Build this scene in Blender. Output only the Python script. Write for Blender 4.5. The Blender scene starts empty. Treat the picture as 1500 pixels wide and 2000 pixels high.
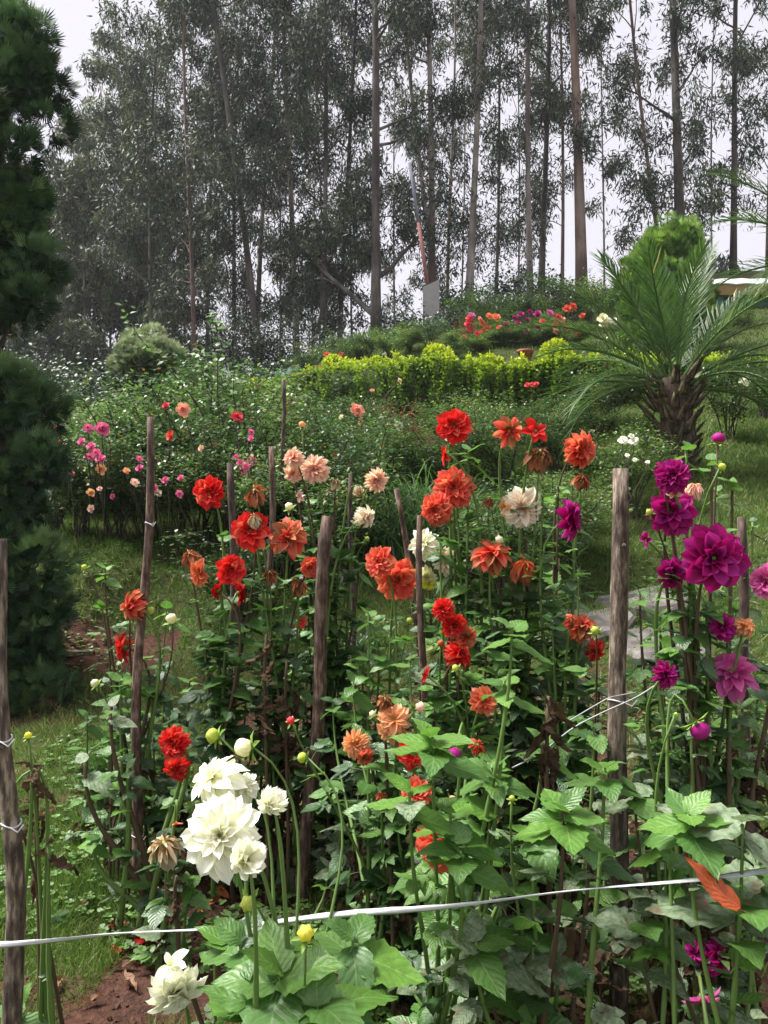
import bpy, math, random
import numpy as np
from mathutils import Vector, Matrix, Euler
R = math.radians
scene = bpy.context.scene
col = scene.collection
CAMZ = 1.5

# ------------------------------------------------------------------ camera, world, sun, exposure
cam_d = bpy.data.cameras.new('camera'); cam = bpy.data.objects.new('camera', cam_d); col.objects.link(cam)
cam.location = (0, 0, CAMZ); cam.rotation_euler = (R(90), 0, 0)
cam_d.sensor_fit = 'VERTICAL'; cam_d.sensor_height = 36; cam_d.lens = 27
cam_d.clip_start = 0.05; cam_d.clip_end = 1000
scene.camera = cam
SUN_EL, SUN_AZ = 60, -75          # degrees; azimuth from +Y towards +X
world = bpy.data.worlds.new('World'); scene.world = world; world.use_nodes = True
wn, wl = world.node_tree.nodes, world.node_tree.links
bg = wn['Background']
sky = wn.new('ShaderNodeTexSky'); sky.sky_type = 'NISHITA'; sky.sun_disc = False
sky.sun_elevation = R(SUN_EL); sky.sun_rotation = R(SUN_AZ); sky.dust_density = 3.0
hs = wn.new('ShaderNodeHueSaturation'); hs.inputs['Saturation'].default_value = 0.12
mx = wn.new('ShaderNodeMix'); mx.data_type = 'RGBA'; mx.inputs[0].default_value = 0.94
mx.inputs[7].default_value = (3.8, 3.72, 4.1, 1)        # even white cloud layer over the sky
wl.new(sky.outputs[0], hs.inputs['Color']); wl.new(hs.outputs[0], mx.inputs[6])
wl.new(mx.outputs[2], bg.inputs[0]); bg.inputs[1].default_value = 0.1
sun_d = bpy.data.lights.new('sun', 'SUN'); sun = bpy.data.objects.new('sun', sun_d); col.objects.link(sun)
sun_d.energy = 4.6; sun_d.angle = R(24); sun_d.color = (1, 0.97, 0.92)
_sd = Vector((math.sin(R(SUN_AZ)) * math.cos(R(SUN_EL)), math.cos(R(SUN_AZ)) * math.cos(R(SUN_EL)), math.sin(R(SUN_EL))))
sun.rotation_euler = _sd.to_track_quat('Z', 'Y').to_euler(); sun.location = (0, 0, 40)
scene.view_settings.view_transform = 'Standard'; scene.view_settings.look = 'None'
scene.view_settings.exposure = 1.25; scene.view_settings.gamma = 1
scene.render.engine = 'CYCLES'
scene.cycles.max_bounces = 6; scene.cycles.diffuse_bounces = 3; scene.cycles.transmission_bounces = 4
scene.cycles.glossy_bounces = 2; scene.cycles.transparent_max_bounces = 8; scene.cycles.volume_bounces = 0
scene.cycles.use_denoising = True; scene.cycles.adaptive_threshold = .02

# ------------------------------------------------------------------ helpers
rng = np.random.RandomState(7); rd = random.Random(11)
def P(px, py, d): return Vector(((px - 750) / 1500 * d, d, CAMZ + (1000 - py) / 1500 * d))
def X_of(px, d): return (px - 750) / 1500 * d

class MB:
    """collects geometry and links it as ONE mesh"""
    def __init__(s): s.v = []; s.n = 0; s.lp = []; s.sz = []; s.uv = []; s.rn = []; s.mi = []
    def add(s, v, f, uv=None, rnd=0.5, mi=0):
        v = np.asarray(v, float).reshape(-1, 3); f = np.asarray(f, int)
        s.v.append(v); s.lp.append((f + s.n).ravel()); s.sz.append(np.full(len(f), f.shape[1]))
        s.uv.append(np.zeros((len(v), 2)) if uv is None else np.asarray(uv, float))
        s.rn.append(np.full(len(v), rnd) if np.isscalar(rnd) else np.asarray(rnd, float))
        s.mi.append(np.full(len(f), mi)); s.n += len(v)
    def inst(s, tv, tf, M, L, rnd, uv=None, mi=0):
        """template tv,tf under k matrices M (k,3,3) and places L (k,3)"""
        k, n = len(L), len(tv)
        if k == 0: return
        v = np.einsum('kij,nj->kni', M, tv) + L[:, None, :]
        f = (np.asarray(tf)[None] + (np.arange(k) * n)[:, None, None]).reshape(-1, np.asarray(tf).shape[1])
        s.add(v.reshape(-1, 3), f, None if uv is None else np.tile(uv, (k, 1)), np.repeat(rnd, n), mi)
    def tube(s, pts, rad, sides=6, rnd=0.5, mi=0, cap=True, jit=0):
        pts = np.asarray(pts, float); n = len(pts); rad = np.full(n, rad) if np.isscalar(rad) else np.asarray(rad, float)
        t = np.gradient(pts, axis=0); t /= np.linalg.norm(t, axis=1)[:, None] + 1e-9
        ref = np.array([0, 0, 1.0]) if abs(t[:, 2]).mean() < 0.8 else np.array([1.0, 0, 0])
        a = np.cross(t, ref); a /= np.linalg.norm(a, axis=1)[:, None] + 1e-9; b = np.cross(t, a)
        an = np.arange(sides) / sides * 2 * math.pi
        rr = rad[:, None] * (1 + jit * rng.randn(n, sides))
        v = pts[:, None] + rr[..., None] * (a[:, None] * np.cos(an)[None, :, None] + b[:, None] * np.sin(an)[None, :, None])
        q = []
        for i in range(n - 1):
            for j in range(sides):
                k = (j + 1) % sides
                q.append((i * sides + j, i * sides + k, (i + 1) * sides + k, (i + 1) * sides + j))
        L = np.concatenate([[0], np.cumsum(np.linalg.norm(np.diff(pts, axis=0), axis=1))])
        uv = np.stack([np.tile(an / 6.283, n), np.repeat(L, sides)], 1)
        v = v.reshape(-1, 3)
        if cap:
            c0, c1 = len(v), len(v) + 1
            v = np.concatenate([v, pts[:1], pts[-1:]]); uv = np.concatenate([uv, [[0.5, 0], [0.5, L[-1]]]])
        s.add(v, q, uv, rnd, mi)
        if cap:
            base = s.n - len(v); tr = []
            for j in range(sides):
                k = (j + 1) % sides
                tr.append((c0, k, j)); tr.append((c1, (n - 1) * sides + j, (n - 1) * sides + k))
            tr = np.asarray(tr) + base
            s.lp.append(tr.ravel()); s.sz.append(np.full(len(tr), 3)); s.mi.append(np.full(len(tr), mi))
    def mesh(s, name, mats, smooth=True):
        m = bpy.data.meshes.new(name)
        v = np.concatenate(s.v); lp = np.concatenate(s.lp); sz = np.concatenate(s.sz)
        m.vertices.add(len(v)); m.vertices.foreach_set('co', v.ravel())
        m.loops.add(len(lp)); m.loops.foreach_set('vertex_index', lp.astype(np.int32))
        m.polygons.add(len(sz)); m.polygons.foreach_set('loop_start', np.concatenate([[0], np.cumsum(sz)[:-1]]).astype(np.int32))
        for x in (mats if isinstance(mats, (list, tuple)) else [mats]): m.materials.append(x)
        m.polygons.foreach_set('material_index', np.concatenate(s.mi).astype(np.int32))
        m.polygons.foreach_set('use_smooth', np.full(len(sz), smooth))
        m.update(calc_edges=True)
        u = m.uv_layers.new(name='UVMap'); u.data.foreach_set('uv', np.concatenate(s.uv)[lp].ravel())
        at = m.attributes.new('rnd', 'FLOAT', 'POINT'); at.data.foreach_set('value', np.concatenate(s.rn))
        return m
    def build(s, name, mats, parent=None, M=None, smooth=True):
        return place(name, s.mesh(name, mats, smooth), parent, M)

def place(name, mesh, parent=None, M=None):
    o = bpy.data.objects.new(name, mesh); col.objects.link(o)
    if parent: o.parent = parent
    if M is not None: o.matrix_basis = M
    return o
def tag(o, label, cat, group=None):
    o['label'] = label; o['category'] = cat
    if group: o['group'] = group
    return o
def thing(name, label, cat, loc=(0, 0, 0), group=None):
    o = bpy.data.objects.new(name, None); col.objects.link(o); o.location = loc; o.empty_display_size = .1
    return tag(o, label, cat, group)
def struct(o, kind='structure'): o['kind'] = kind; return o
def frames(dirs, ups):
    """rotation matrices with local +Y along dirs and local +Z near ups"""
    y = dirs / (np.linalg.norm(dirs, axis=1)[:, None] + 1e-9)
    x = np.cross(y, ups); x /= np.linalg.norm(x, axis=1)[:, None] + 1e-9
    z = np.cross(x, y)
    return np.stack([x, y, z], 2)
def mat4(loc, d, up, s=1.0):
    y = Vector(d).normalized(); x = y.cross(Vector(up))
    if x.length < 1e-4: x = y.cross(Vector((1, 0.1, 0)))
    x.normalize(); z = x.cross(y)
    m = Matrix((x, y, z)).transposed().to_4x4()
    if np.isscalar(s): s = (s, s, s)
    m = m @ Matrix.Diagonal((s[0], s[1], s[2], 1)); m.translation = loc
    return m
def bez(p0, p1, p2, p3, n=12):
    t = np.linspace(0, 1, n)[:, None]; p0, p1, p2, p3 = [np.array(p, float) for p in (p0, p1, p2, p3)]
    return (1 - t) ** 3 * p0 + 3 * (1 - t) ** 2 * t * p1 + 3 * (1 - t) * t * t * p2 + t ** 3 * p3
def vnoise(x, y, seed=0):
    x = np.asarray(x, float); y = np.asarray(y, float)
    xi, yi = np.floor(x).astype(np.int64), np.floor(y).astype(np.int64); fx, fy = x - xi, y - yi
    def h(a, b):
        n = (a * 374761393 + b * 668265263 + seed * 974711) & 0x7fffffff
        n = ((n ^ (n >> 13)) * 1274126177) & 0x7fffffff
        return ((n ^ (n >> 16)) & 0xffff) / 65535.0
    sx, sy = fx * fx * (3 - 2 * fx), fy * fy * (3 - 2 * fy)
    return (h(xi, yi) * (1 - sx) + h(xi + 1, yi) * sx) * (1 - sy) + (h(xi, yi + 1) * (1 - sx) + h(xi + 1, yi + 1) * sx) * sy

# ------------------------------------------------------------------ materials
def newmat(name):
    m = bpy.data.materials.new(name); m.use_nodes = True
    nt = m.node_tree; p = nt.nodes['Principled BSDF']
    return m, nt, nt.nodes, nt.links, p
def c4(c): return (c[0], c[1], c[2], 1)
def mixc(N, L, fac, a, b, mode='MIX'):
    n = N.new('ShaderNodeMix'); n.data_type = 'RGBA'; n.blend_type = mode
    for s, i in ((fac, 0), (a, 6), (b, 7)):
        if isinstance(s, bpy.types.NodeSocket): L.new(s, n.inputs[i])
        elif i == 0: n.inputs[0].default_value = s
        else: n.inputs[i].default_value = c4(s)
    return n.outputs[2]
def mth(N, L, op, a, b=None, c=None, clamp=False):
    n = N.new('ShaderNodeMath'); n.operation = op; n.use_clamp = clamp
    for i, s in enumerate((a, b, c)):
        if s is None: continue
        if isinstance(s, bpy.types.NodeSocket): L.new(s, n.inputs[i])
        else: n.inputs[i].default_value = s
    return n.outputs[0]
def ramp(N, L, fac, stops):
    n = N.new('ShaderNodeValToRGB'); e = n.color_ramp.elements
    while len(e) < len(stops): e.new(0.5)
    for i, (p, c) in enumerate(stops): e[i].position = p; e[i].color = c4(c) if not np.isscalar(c) else (c, c, c, 1)
    L.new(fac, n.inputs[0]); return n.outputs[0]
def noise(N, L, vec, scale, detail=3, rough=.55, w=None):
    n = N.new('ShaderNodeTexNoise'); n.inputs['Scale'].default_value = scale; n.inputs['Detail'].default_value = detail
    n.inputs['Roughness'].default_value = rough
    if w is not None: n.noise_dimensions = '4D'; L.new(w, n.inputs['W'])
    if vec is not None: L.new(vec, n.inputs['Vector'])
    return n.outputs[0]
def bump(N, L, p, h, strength, dist):
    b = N.new('ShaderNodeBump'); b.inputs['Strength'].default_value = strength; b.inputs['Distance'].default_value = dist
    L.new(h, b.inputs['Height']); L.new(b.outputs[0], p.inputs['Normal'])
def translucent(N, L, p, colsock, fac, gain=1.6):
    t = N.new('ShaderNodeBsdfTranslucent'); ms = N.new('ShaderNodeMixShader'); ms.inputs[0].default_value = fac
    g = mixc(N, L, 1.0, colsock, (gain, gain * 1.05, gain * .8), 'MULTIPLY')
    L.new(g, t.inputs[0]); L.new(p.outputs[0], ms.inputs[1]); L.new(t.outputs[0], ms.inputs[2])
    out = [n for n in N if n.type == 'OUTPUT_MATERIAL'][0]; L.new(ms.outputs[0], out.inputs[0])

def m_smallleaf(name, stops, rough=.5, tr=.3, spec=.4):
    """leaves joined in one mesh: colour by the per-leaf attribute"""
    m, nt, N, L, p = newmat(name)
    a = N.new('ShaderNodeAttribute'); a.attribute_name = 'rnd'
    c = ramp(N, L, a.outputs['Fac'], stops); L.new(c, p.inputs['Base Color'])
    p.inputs['Roughness'].default_value = rough; p.inputs['Specular IOR Level'].default_value = spec
    if tr: translucent(N, L, p, c, tr)
    return m
def m_leaf(name, c1, c2, vein=(.3, .45, .2), rough=.42, tr=.3, blotch=None, bl=(.5, .62), spec=.5, film=None):
    m, nt, N, L, p = newmat(name)
    oi = N.new('ShaderNodeObjectInfo'); tc = N.new('ShaderNodeTexCoord'); uv = N.new('ShaderNodeSeparateXYZ'); L.new(tc.outputs['UV'], uv.inputs[0])
    rw = mth(N, L, 'MULTIPLY', oi.outputs['Random'], 40.0)
    c = mixc(N, L, oi.outputs['Random'], c1, c2)
    n1 = noise(N, L, tc.outputs['Object'], 5, 3, w=rw)
    c = mixc(N, L, mth(N, L, 'MULTIPLY_ADD', n1, 1.6, -.5, True), c, tuple(x * .6 for x in c1))
    au = mth(N, L, 'ABSOLUTE', mth(N, L, 'SUBTRACT', uv.outputs[0], .5))
    lat = mth(N, L, 'FRACT', mth(N, L, 'SUBTRACT', mth(N, L, 'MULTIPLY', uv.outputs[1], 7.0), mth(N, L, 'MULTIPLY', au, 5.0)))
    tri = mth(N, L, 'ABSOLUTE', mth(N, L, 'SUBTRACT', lat, .5))
    v1 = mth(N, L, 'GREATER_THAN', tri, .44); v2 = mth(N, L, 'LESS_THAN', au, .018)
    vv = mth(N, L, 'MULTIPLY', mth(N, L, 'MAXIMUM', mth(N, L, 'MULTIPLY', v1, .5), v2), .55)
    c = mixc(N, L, vv, c, vein)
    n5 = noise(N, L, tc.outputs['Object'], 26, 4, .7, w=rw); c = mixc(N, L, mth(N, L, 'MULTIPLY_ADD', n5, 1.8, -.75, True), c, tuple(x * .5 for x in c2))
    c = mixc(N, L, mth(N, L, 'MULTIPLY_ADD', noise(N, L, tc.outputs['Object'], 13, 2, .5, w=rw), 14.0, -9.9, True), c, (.13, .085, .04))
    if film:      # powdery mildew film in patches
        n3 = noise(N, L, tc.outputs['Object'], 9, 5, .7, w=rw)
        c = mixc(N, L, mth(N, L, 'MULTIPLY_ADD', n3, 2.6, -1.0, True), c, film)
    if blotch:
        n2 = noise(N, L, tc.outputs['Object'], 3.2, 4, .65, w=rw)
        f = ramp(N, L, n2, [(bl[0], 0.), (bl[1], 1.)]); c = mixc(N, L, f, c, blotch)
    L.new(c, p.inputs['Base Color']); p.inputs['Roughness'].default_value = rough; p.inputs['Specular IOR Level'].default_value = spec
    hgt = mth(N, L, 'ADD', mth(N, L, 'MULTIPLY', tri, -1.0), mth(N, L, 'MULTIPLY', n1, .8))
    bump(N, L, p, mth(N, L, 'ADD', hgt, mth(N, L, 'MULTIPLY', n5, .5)), .4, .004)
    translucent(N, L, p, c, tr); return m
def m_petal(name, base, mid, tip, tr=.38, rough=.6, var=.25):
    m, nt, N, L, p = newmat(name)
    oi = N.new('ShaderNodeObjectInfo'); tc = N.new('ShaderNodeTexCoord'); uv = N.new('ShaderNodeSeparateXYZ'); L.new(tc.outputs['UV'], uv.inputs[0])
    c = ramp(N, L, uv.outputs[1], [(0, base), (.42, mid), (1, tip)])
    st = noise(N, L, None, 1, 2); sv = N.new('ShaderNodeCombineXYZ')
    L.new(mth(N, L, 'MULTIPLY', uv.outputs[0], 14.0), sv.inputs[0]); L.new(uv.outputs[1], sv.inputs[1]); L.new(oi.outputs['Random'], sv.inputs[2])
    st = noise(N, L, sv.outputs[0], 1.3, 2)
    f = mth(N, L, 'ADD', mth(N, L, 'MULTIPLY_ADD', st, .5, .75), mth(N, L, 'MULTIPLY_ADD', oi.outputs['Random'], var, -var / 2))
    cc = N.new('ShaderNodeCombineColor'); [L.new(f, cc.inputs[i]) for i in range(3)]
    c = mixc(N, L, 1.0, c, cc.outputs[0], 'MULTIPLY')
    L.new(c, p.inputs['Base Color']); p.inputs['Roughness'].default_value = rough; p.inputs['Specular IOR Level'].default_value = .25
    bump(N, L, p, st, .35, .003)
    translucent(N, L, p, c, tr, 1.3); return m
def m_bark(name, c1, c2, c3, sx=9, sz=1.2, scale=1.0, bs=.6, bd=.01, rough=.85):
    m, nt, N, L, p = newmat(name)
    tc = N.new('ShaderNodeTexCoord'); mp = N.new('ShaderNodeMapping'); mp.inputs['Scale'].default_value = (sx, sx, sz)
    L.new(tc.outputs['Object'], mp.inputs[0])
    oi = N.new('ShaderNodeObjectInfo'); rw = mth(N, L, 'MULTIPLY', oi.outputs['Random'], 30.0)
    n1 = noise(N, L, mp.outputs[0], scale, 5, .6, w=rw); n2 = noise(N, L, tc.outputs['Object'], scale * 1.1, 3, w=rw)
    c = ramp(N, L, n1, [(.38, c2), (.5, c1), (.62, c3)])
    c = mixc(N, L, mth(N, L, 'MULTIPLY_ADD', n2, 2.2, -.8, True), c, tuple(x * .55 for x in c2))
    L.new(c, p.inputs['Base Color']); p.inputs['Roughness'].default_value = rough
    bump(N, L, p, n1, bs, bd); return m
def m_plain(name, c, rough=.7, nscale=12, namt=.35, spec=.4, metal=0):
    m, nt, N, L, p = newmat(name)
    tc = N.new('ShaderNodeTexCoord'); n = noise(N, L, tc.outputs['Object'], nscale, 4)
    k = mixc(N, L, mth(N, L, 'MULTIPLY', n, namt), c, tuple(x * .35 for x in c))
    L.new(k, p.inputs['Base Color']); p.inputs['Roughness'].default_value = rough; p.inputs['Specular IOR Level'].default_value = spec
    p.inputs['Metallic'].default_value = metal; bump(N, L, p, n, .2, .004); return m

M = {}
M['euc'] = m_smallleaf('eucalyptus_leaf', [(0, (.012, .02, .011)), (.5, (.032, .047, .024)), (.8, (.078, .10, .048)), (1, (.19, .20, .10))], .5, .25)
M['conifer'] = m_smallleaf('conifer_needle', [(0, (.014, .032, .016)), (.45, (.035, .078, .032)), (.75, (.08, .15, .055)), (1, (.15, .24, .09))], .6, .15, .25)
M['thuja'] = m_smallleaf('thuja_spray', [(0, (.022, .06, .012)), (.5, (.075, .16, .025)), (1, (.24, .36, .07))], .6, .3)
M['silver'] = m_smallleaf('silver_juniper', [(0, (.05, .075, .035)), (.5, (.19, .24, .125)), (1, (.44, .49, .31))], .7, .15)
M['rose'] = m_smallleaf('rose_leaf', [(0, (.016, .038, .013)), (.5, (.045, .098, .027)), (.88, (.12, .21, .058)), (.95, (.17, .075, .03)), (1, (.22, .09, .04))], .4, .28, .6)
M['rose_red'] = m_smallleaf('red_rose_leaf', [(0, (.05, .03, .02)), (.5, (.12, .05, .03)), (1, (.26, .09, .05))], .45, .3)
M['rose_light'] = m_smallleaf('light_rose_leaf', [(0, (.032, .07, .018)), (.6, (.11, .195, .05)), (.93, (.25, .33, .12)), (1, (.26, .14, .06))], .45, .3, .6)
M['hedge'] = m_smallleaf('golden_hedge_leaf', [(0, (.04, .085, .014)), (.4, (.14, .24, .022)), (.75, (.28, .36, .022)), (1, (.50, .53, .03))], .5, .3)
M['ivy'] = m_smallleaf('ivy_leaf', [(0, (.010, .022, .010)), (.7, (.026, .055, .022)), (1, (.07, .12, .04))], .45, .2, .5)
M['grass'] = m_smallleaf('grass_blade', [(0, (.035, .065, .014)), (.5, (.075, .14, .025)), (.85, (.14, .22, .045)), (.93, (.25, .24, .10)), (1, (.32, .26, .14))], .55, .3, .3)
M['clump'] = m_smallleaf('border_grass', [(0, (.025, .06, .018)), (.6, (.06, .13, .035)), (1, (.17, .27, .10))], .45, .25, .5)
M['weed'] = m_smallleaf('weed_leaf', [(0, (.05, .10, .02)), (.6, (.11, .21, .05)), (1, (.20, .32, .10))], .45, .3, .5)
M['palm'] = m_smallleaf('palm_leaflet', [(0, (.022, .05, .016)), (.6, (.055, .11, .03)), (.88, (.12, .19, .055)), (1, (.32, .27, .12))], .5, .25, .4)
M['young'] = m_leaf('young_dahlia_leaf', (.10, .23, .035), (.16, .32, .055), (.26, .43, .12), .42, .3)
M['green'] = m_leaf('green_dahlia_leaf', (.07, .18, .035), (.13, .26, .055), (.22, .36, .12), .42, .3, spec=.6)
M['dark'] = m_leaf('dark_dahlia_leaf', (.03, .082, .024), (.06, .135, .036), (.12, .21, .08), .40, .25, spec=.6)
M['mildew'] = m_leaf('mildewed_dahlia_leaf', (.075, .14, .05), (.12, .19, .08), (.22, .32, .15), .6, .25, blotch=(.16, .10, .06), bl=(.56, .66), film=(.34, .40, .28))
M['dry'] = m_leaf('dry_dahlia_leaf', (.05, .03, .018), (.12, .075, .04), (.12, .08, .05), .85, .15, spec=.2)
M['stem'] = m_plain('green_stem', (.13, .22, .05), .5, 14, .5)
M['stem_brown'] = m_plain('brown_stem', (.10, .065, .035), .7, 14, .6)
M['twig'] = m_plain('rose_stem', (.06, .05, .03), .7, 14, .6)
M['calyx'] = m_plain('calyx', (.20, .33, .05), .5, 60, .3)
M['disc'] = m_plain('disc_floret', (.62, .33, .03), .7, 90, .5)
PET = {
 'red': m_petal('red_petal', (.34, .004, .006), (.62, .012, .012), (.72, .03, .025)),
 'darkred': m_petal('dark_red_petal', (.22, .002, .004), (.42, .006, .008), (.52, .012, .012)),
 'coral': m_petal('coral_petal', (.55, .02, .015), (.68, .05, .035), (.80, .17, .11)),
 'salmon': m_petal('salmon_petal', (.60, .06, .03), (.66, .11, .06), (.74, .26, .15)),
 'orange': m_petal('orange_petal', (.72, .20, .03), (.75, .17, .055), (.80, .28, .14)),
 'peach': m_petal('peach_petal', (.72, .30, .06), (.80, .38, .18), (.82, .46, .27)),
 'pink': m_petal('pale_pink_petal', (.74, .22, .16), (.82, .46, .38), (.86, .66, .56)),
 'blush': m_petal('blush_white_petal', (.78, .26, .12), (.86, .70, .58), (.88, .82, .72), .22),
 'white': m_petal('white_petal', (.74, .70, .34), (.86, .84, .70), (.88, .87, .80), .25),
 'cream': m_petal('cream_petal', (.60, .62, .14), (.82, .78, .45), (.86, .82, .60), .25),
 'yellow': m_petal('yellow_petal', (.60, .55, .03), (.78, .70, .06), (.80, .75, .15)),
 'magenta': m_petal('magenta_petal', (.07, .001, .02), (.27, .002, .08), (.42, .006, .20)),
 'purple': m_petal('purple_petal', (.14, .002, .06), (.36, .006, .18), (.50, .03, .32)),
 'pinkmag': m_petal('pink_magenta_petal', (.60, .25, .30), (.56, .05, .30), (.68, .20, .46)),
 'wither': m_petal('withered_petal', (.22, .08, .03), (.36, .13, .05), (.50, .19, .09), .15, .85, .5),
 'brown': m_petal('brown_withered_petal', (.12, .05, .03), (.20, .085, .04), (.30, .14, .07), .1, .9, .5),
 'rust': m_petal('rust_petal', (.34, .03, .02), (.46, .08, .03), (.56, .15, .07), .2, .8, .4),
 'tan': m_petal('tan_withered_petal', (.30, .18, .08), (.48, .33, .18), (.70, .62, .46), .15, .85, .4),
 'rosepink': m_petal('rose_pink_petal', (.60, .03, .16), (.72, .07, .28), (.80, .22, .42)),
 'rosered': m_petal('rose_red_petal', (.45, .01, .03), (.62, .03, .06), (.70, .08, .10)),
 'rosecoral': m_petal('rose_coral_petal', (.66, .10, .08), (.78, .22, .17), (.84, .42, .34)),
 'budgreen': m_petal('bud_green', (.20, .30, .04), (.38, .46, .06), (.56, .58, .14)),
}
M['stake'] = m_bark('stake_wood', (.13, .072, .05), (.04, .022, .016), (.30, .21, .16), 70, 16, 1.0, 1.0, .008)
M['stake_dark'] = m_bark('dark_stake_wood', (.075, .045, .034), (.03, .018, .014), (.15, .10, .075), 70, 16, 1.0, 1.0, .008)
M['stake_grey'] = m_bark('weathered_stake_wood', (.14, .098, .072), (.04, .027, .02), (.36, .29, .22), 70, 16, 1.0, 1.0, .008)
M['euc_bark'] = m_bark('eucalyptus_bark', (.26, .22, .19), (.12, .09, .07), (.40, .36, .32), 3, .35, 1.0, .5, .02)
M['euc_bark_red'] = m_bark('reddish_eucalyptus_bark', (.22, .145, .11), (.10, .06, .045), (.34, .26, .22), 3, .35, 1.0, .5, .02)
M['euc_bark_dark'] = m_bark('dark_eucalyptus_bark', (.075, .062, .052), (.028, .024, .02), (.16, .14, .12), 3, .5, 1.0, .5, .02)
M['palm_trunk'] = m_bark('palm_fibre', (.10, .065, .04), (.04, .025, .016), (.21, .16, .10), 26, 5, 1.0, 1.0, .02)
M['palm_stub'] = m_bark('palm_leaf_base', (.16, .12, .06), (.07, .05, .03), (.26, .24, .12), 20, 4, 1.0, .8, .01)
M['hcore'] = m_plain('hedge_inside', (.025, .05, .012), .9, 9, .6)
M['net'] = m_plain('green_shade_net', (.085, .17, .16), .8, 30, .4)
M['pole'] = m_plain('grey_post', (.30, .30, .29), .7, 8, .5)
M['pot'] = m_plain('terracotta', (.30, .085, .05), .75, 6, .45)
M['potdirt'] = m_plain('potting_soil', (.05, .03, .02), .95, 40, .6)
M['succulent'] = m_plain('succulent_leaf', (.28, .38, .32), .5, 20, .3)
M['stone'] = m_bark('grey_stone', (.12, .105, .095), (.055, .048, .042), (.20, .185, .17), 3, 3, 2.2, .9, .02)
M['string'] = m_plain('white_plastic_twine', (.78, .78, .82), .45, 60, .6)
M['wire'] = m_plain('galvanised_wire', (.28, .29, .30), .5, 40, .3, .5, .3)
M['roof'] = m_plain('white_metal_roof', (.72, .73, .75), .5, 2, .25)
M['tealwall'] = m_plain('teal_wall', (.04, .12, .11), .7, 3, .3)
M['yellowtrim'] = m_plain('yellow_trim', (.30, .21, .06), .7, 5, .5)
M['board'] = m_plain('grey_board', (.38, .37, .34), .8, 5, .5)
M['bluepaint'] = m_plain('faded_blue_paint', (.24, .25, .33), .7, 8, .5)
M['redpaint'] = m_plain('faded_red_paint', (.36, .14, .12), .7, 8, .5)
M['fallen'] = m_leaf('orange_fallen_leaf', (.55, .085, .02), (.62, .13, .03), (.62, .30, .10), .4, .2, blotch=(.20, .07, .03), bl=(.62, .72))
M['fallen_brown'] = m_leaf('brown_fallen_leaf', (.16, .08, .04), (.28, .15, .08), (.3, .2, .12), .7, .15)
M['clod'] = m_plain('soil_clod', (.075, .034, .022), .95, 30, .6)

# ------------------------------------------------------------------ terrain: a hillside rising away from the camera
CP = []
def cp(px, py, d): q = P(px, py, d); CP.append((q.x, q.y, q.z))
for x in (-5, -2.5, 0, 2.5, 5): CP.append((x, -3, -.02)); CP.append((x, 2.0, 0.0 if x > -3 else .0))
for a in ((200, 1750, 2.98), (200, 1560, 3.8), (250, 1430, 4.6), (150, 1345, 5.3), (170, 1275, 5.8), (200, 1240, 6.0), (200, 1130, 6.35), (250, 1130, 6.4),
          (200, 1075, 6.8), (120, 1075, 6.8), (300, 1075, 6.9), (150, 1040, 8), (150, 985, 10), (150, 900, 14), (150, 830, 20), (150, 785, 26), (-300, 1300, 5.5), (-300, 1080, 7), (-300, 860, 16), (-500, 800, 26),
          (450, 1450, 4.4), (450, 1060, 7), (450, 950, 10), (450, 850, 14.5), (450, 770, 20), (450, 742, 26), (600, 1720, 3.1), (700, 1560, 3.8), (750, 1430, 4.5), (750, 1180, 5.8), (750, 1060, 6.8), (750, 960, 8.5),
          (780, 850, 12), (780, 800, 15), (750, 712, 16.8), (750, 695, 20), (735, 680, 25), (850, 705, 16.5), (900, 650, 22), (920, 605, 26),
          (1000, 1420, 4.4), (1000, 1210, 5.8), (1000, 1000, 8), (1000, 870, 11), (1000, 815, 14), (1000, 705, 15.6), (1050, 660, 20), (1100, 600, 25),
          (1200, 1200, 6), (1230, 1120, 6.7), (1150, 1000, 7.8), (1150, 930, 9), (1150, 830, 12.5), (1200, 715, 15.3), (1150, 575, 26),
          (1450, 1400, 4.2), (1450, 1150, 5.8), (1450, 1020, 7), (1450, 900, 9.2), (1400, 830, 11.5), (1350, 700, 15), (1450, 600, 20), (1450, 530, 26),
          (1800, 1300, 4.6), (1800, 900, 9), (1800, 600, 20), (2000, 500, 26)): cp(*a)
for x, y, z in ((-30, 30, 4.0), (-15, 38, 5.0), (0, 38, 7.0), (15, 36, 9.6), (35, 30, 10.5), (-35, 60, 3), (0, 60, 5.5), (35, 60, 8), (-50, 110, 0), (0, 110, 0), (50, 110, 0), (-120, 60, 0), (120, 60, 4), (-120, 200, -4), (120, 200, -4), (0, 200, -4),
                (-40, 0, 0), (40, 0, 0), (0, -40, -1), (-120, -40, -3), (120, -40, -3)): CP.append((x, y, z))
CP = np.array(CP)
def _U(r2): return np.where(r2 < 1e-9, 0, r2 * np.log(r2 + 1e-12))
_n = len(CP); _A = np.zeros((_n + 3, _n + 3))
_d2 = ((CP[:, None, :2] - CP[None, :, :2]) ** 2).sum(-1)
_A[:_n, :_n] = _U(_d2) + np.eye(_n) * .02; _A[:_n, _n] = 1; _A[:_n, _n + 1:] = CP[:, :2]; _A[_n:, :_n] = _A[:_n, _n:].T
_w = np.linalg.solve(_A, np.concatenate([CP[:, 2], [0, 0, 0]]))
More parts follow.
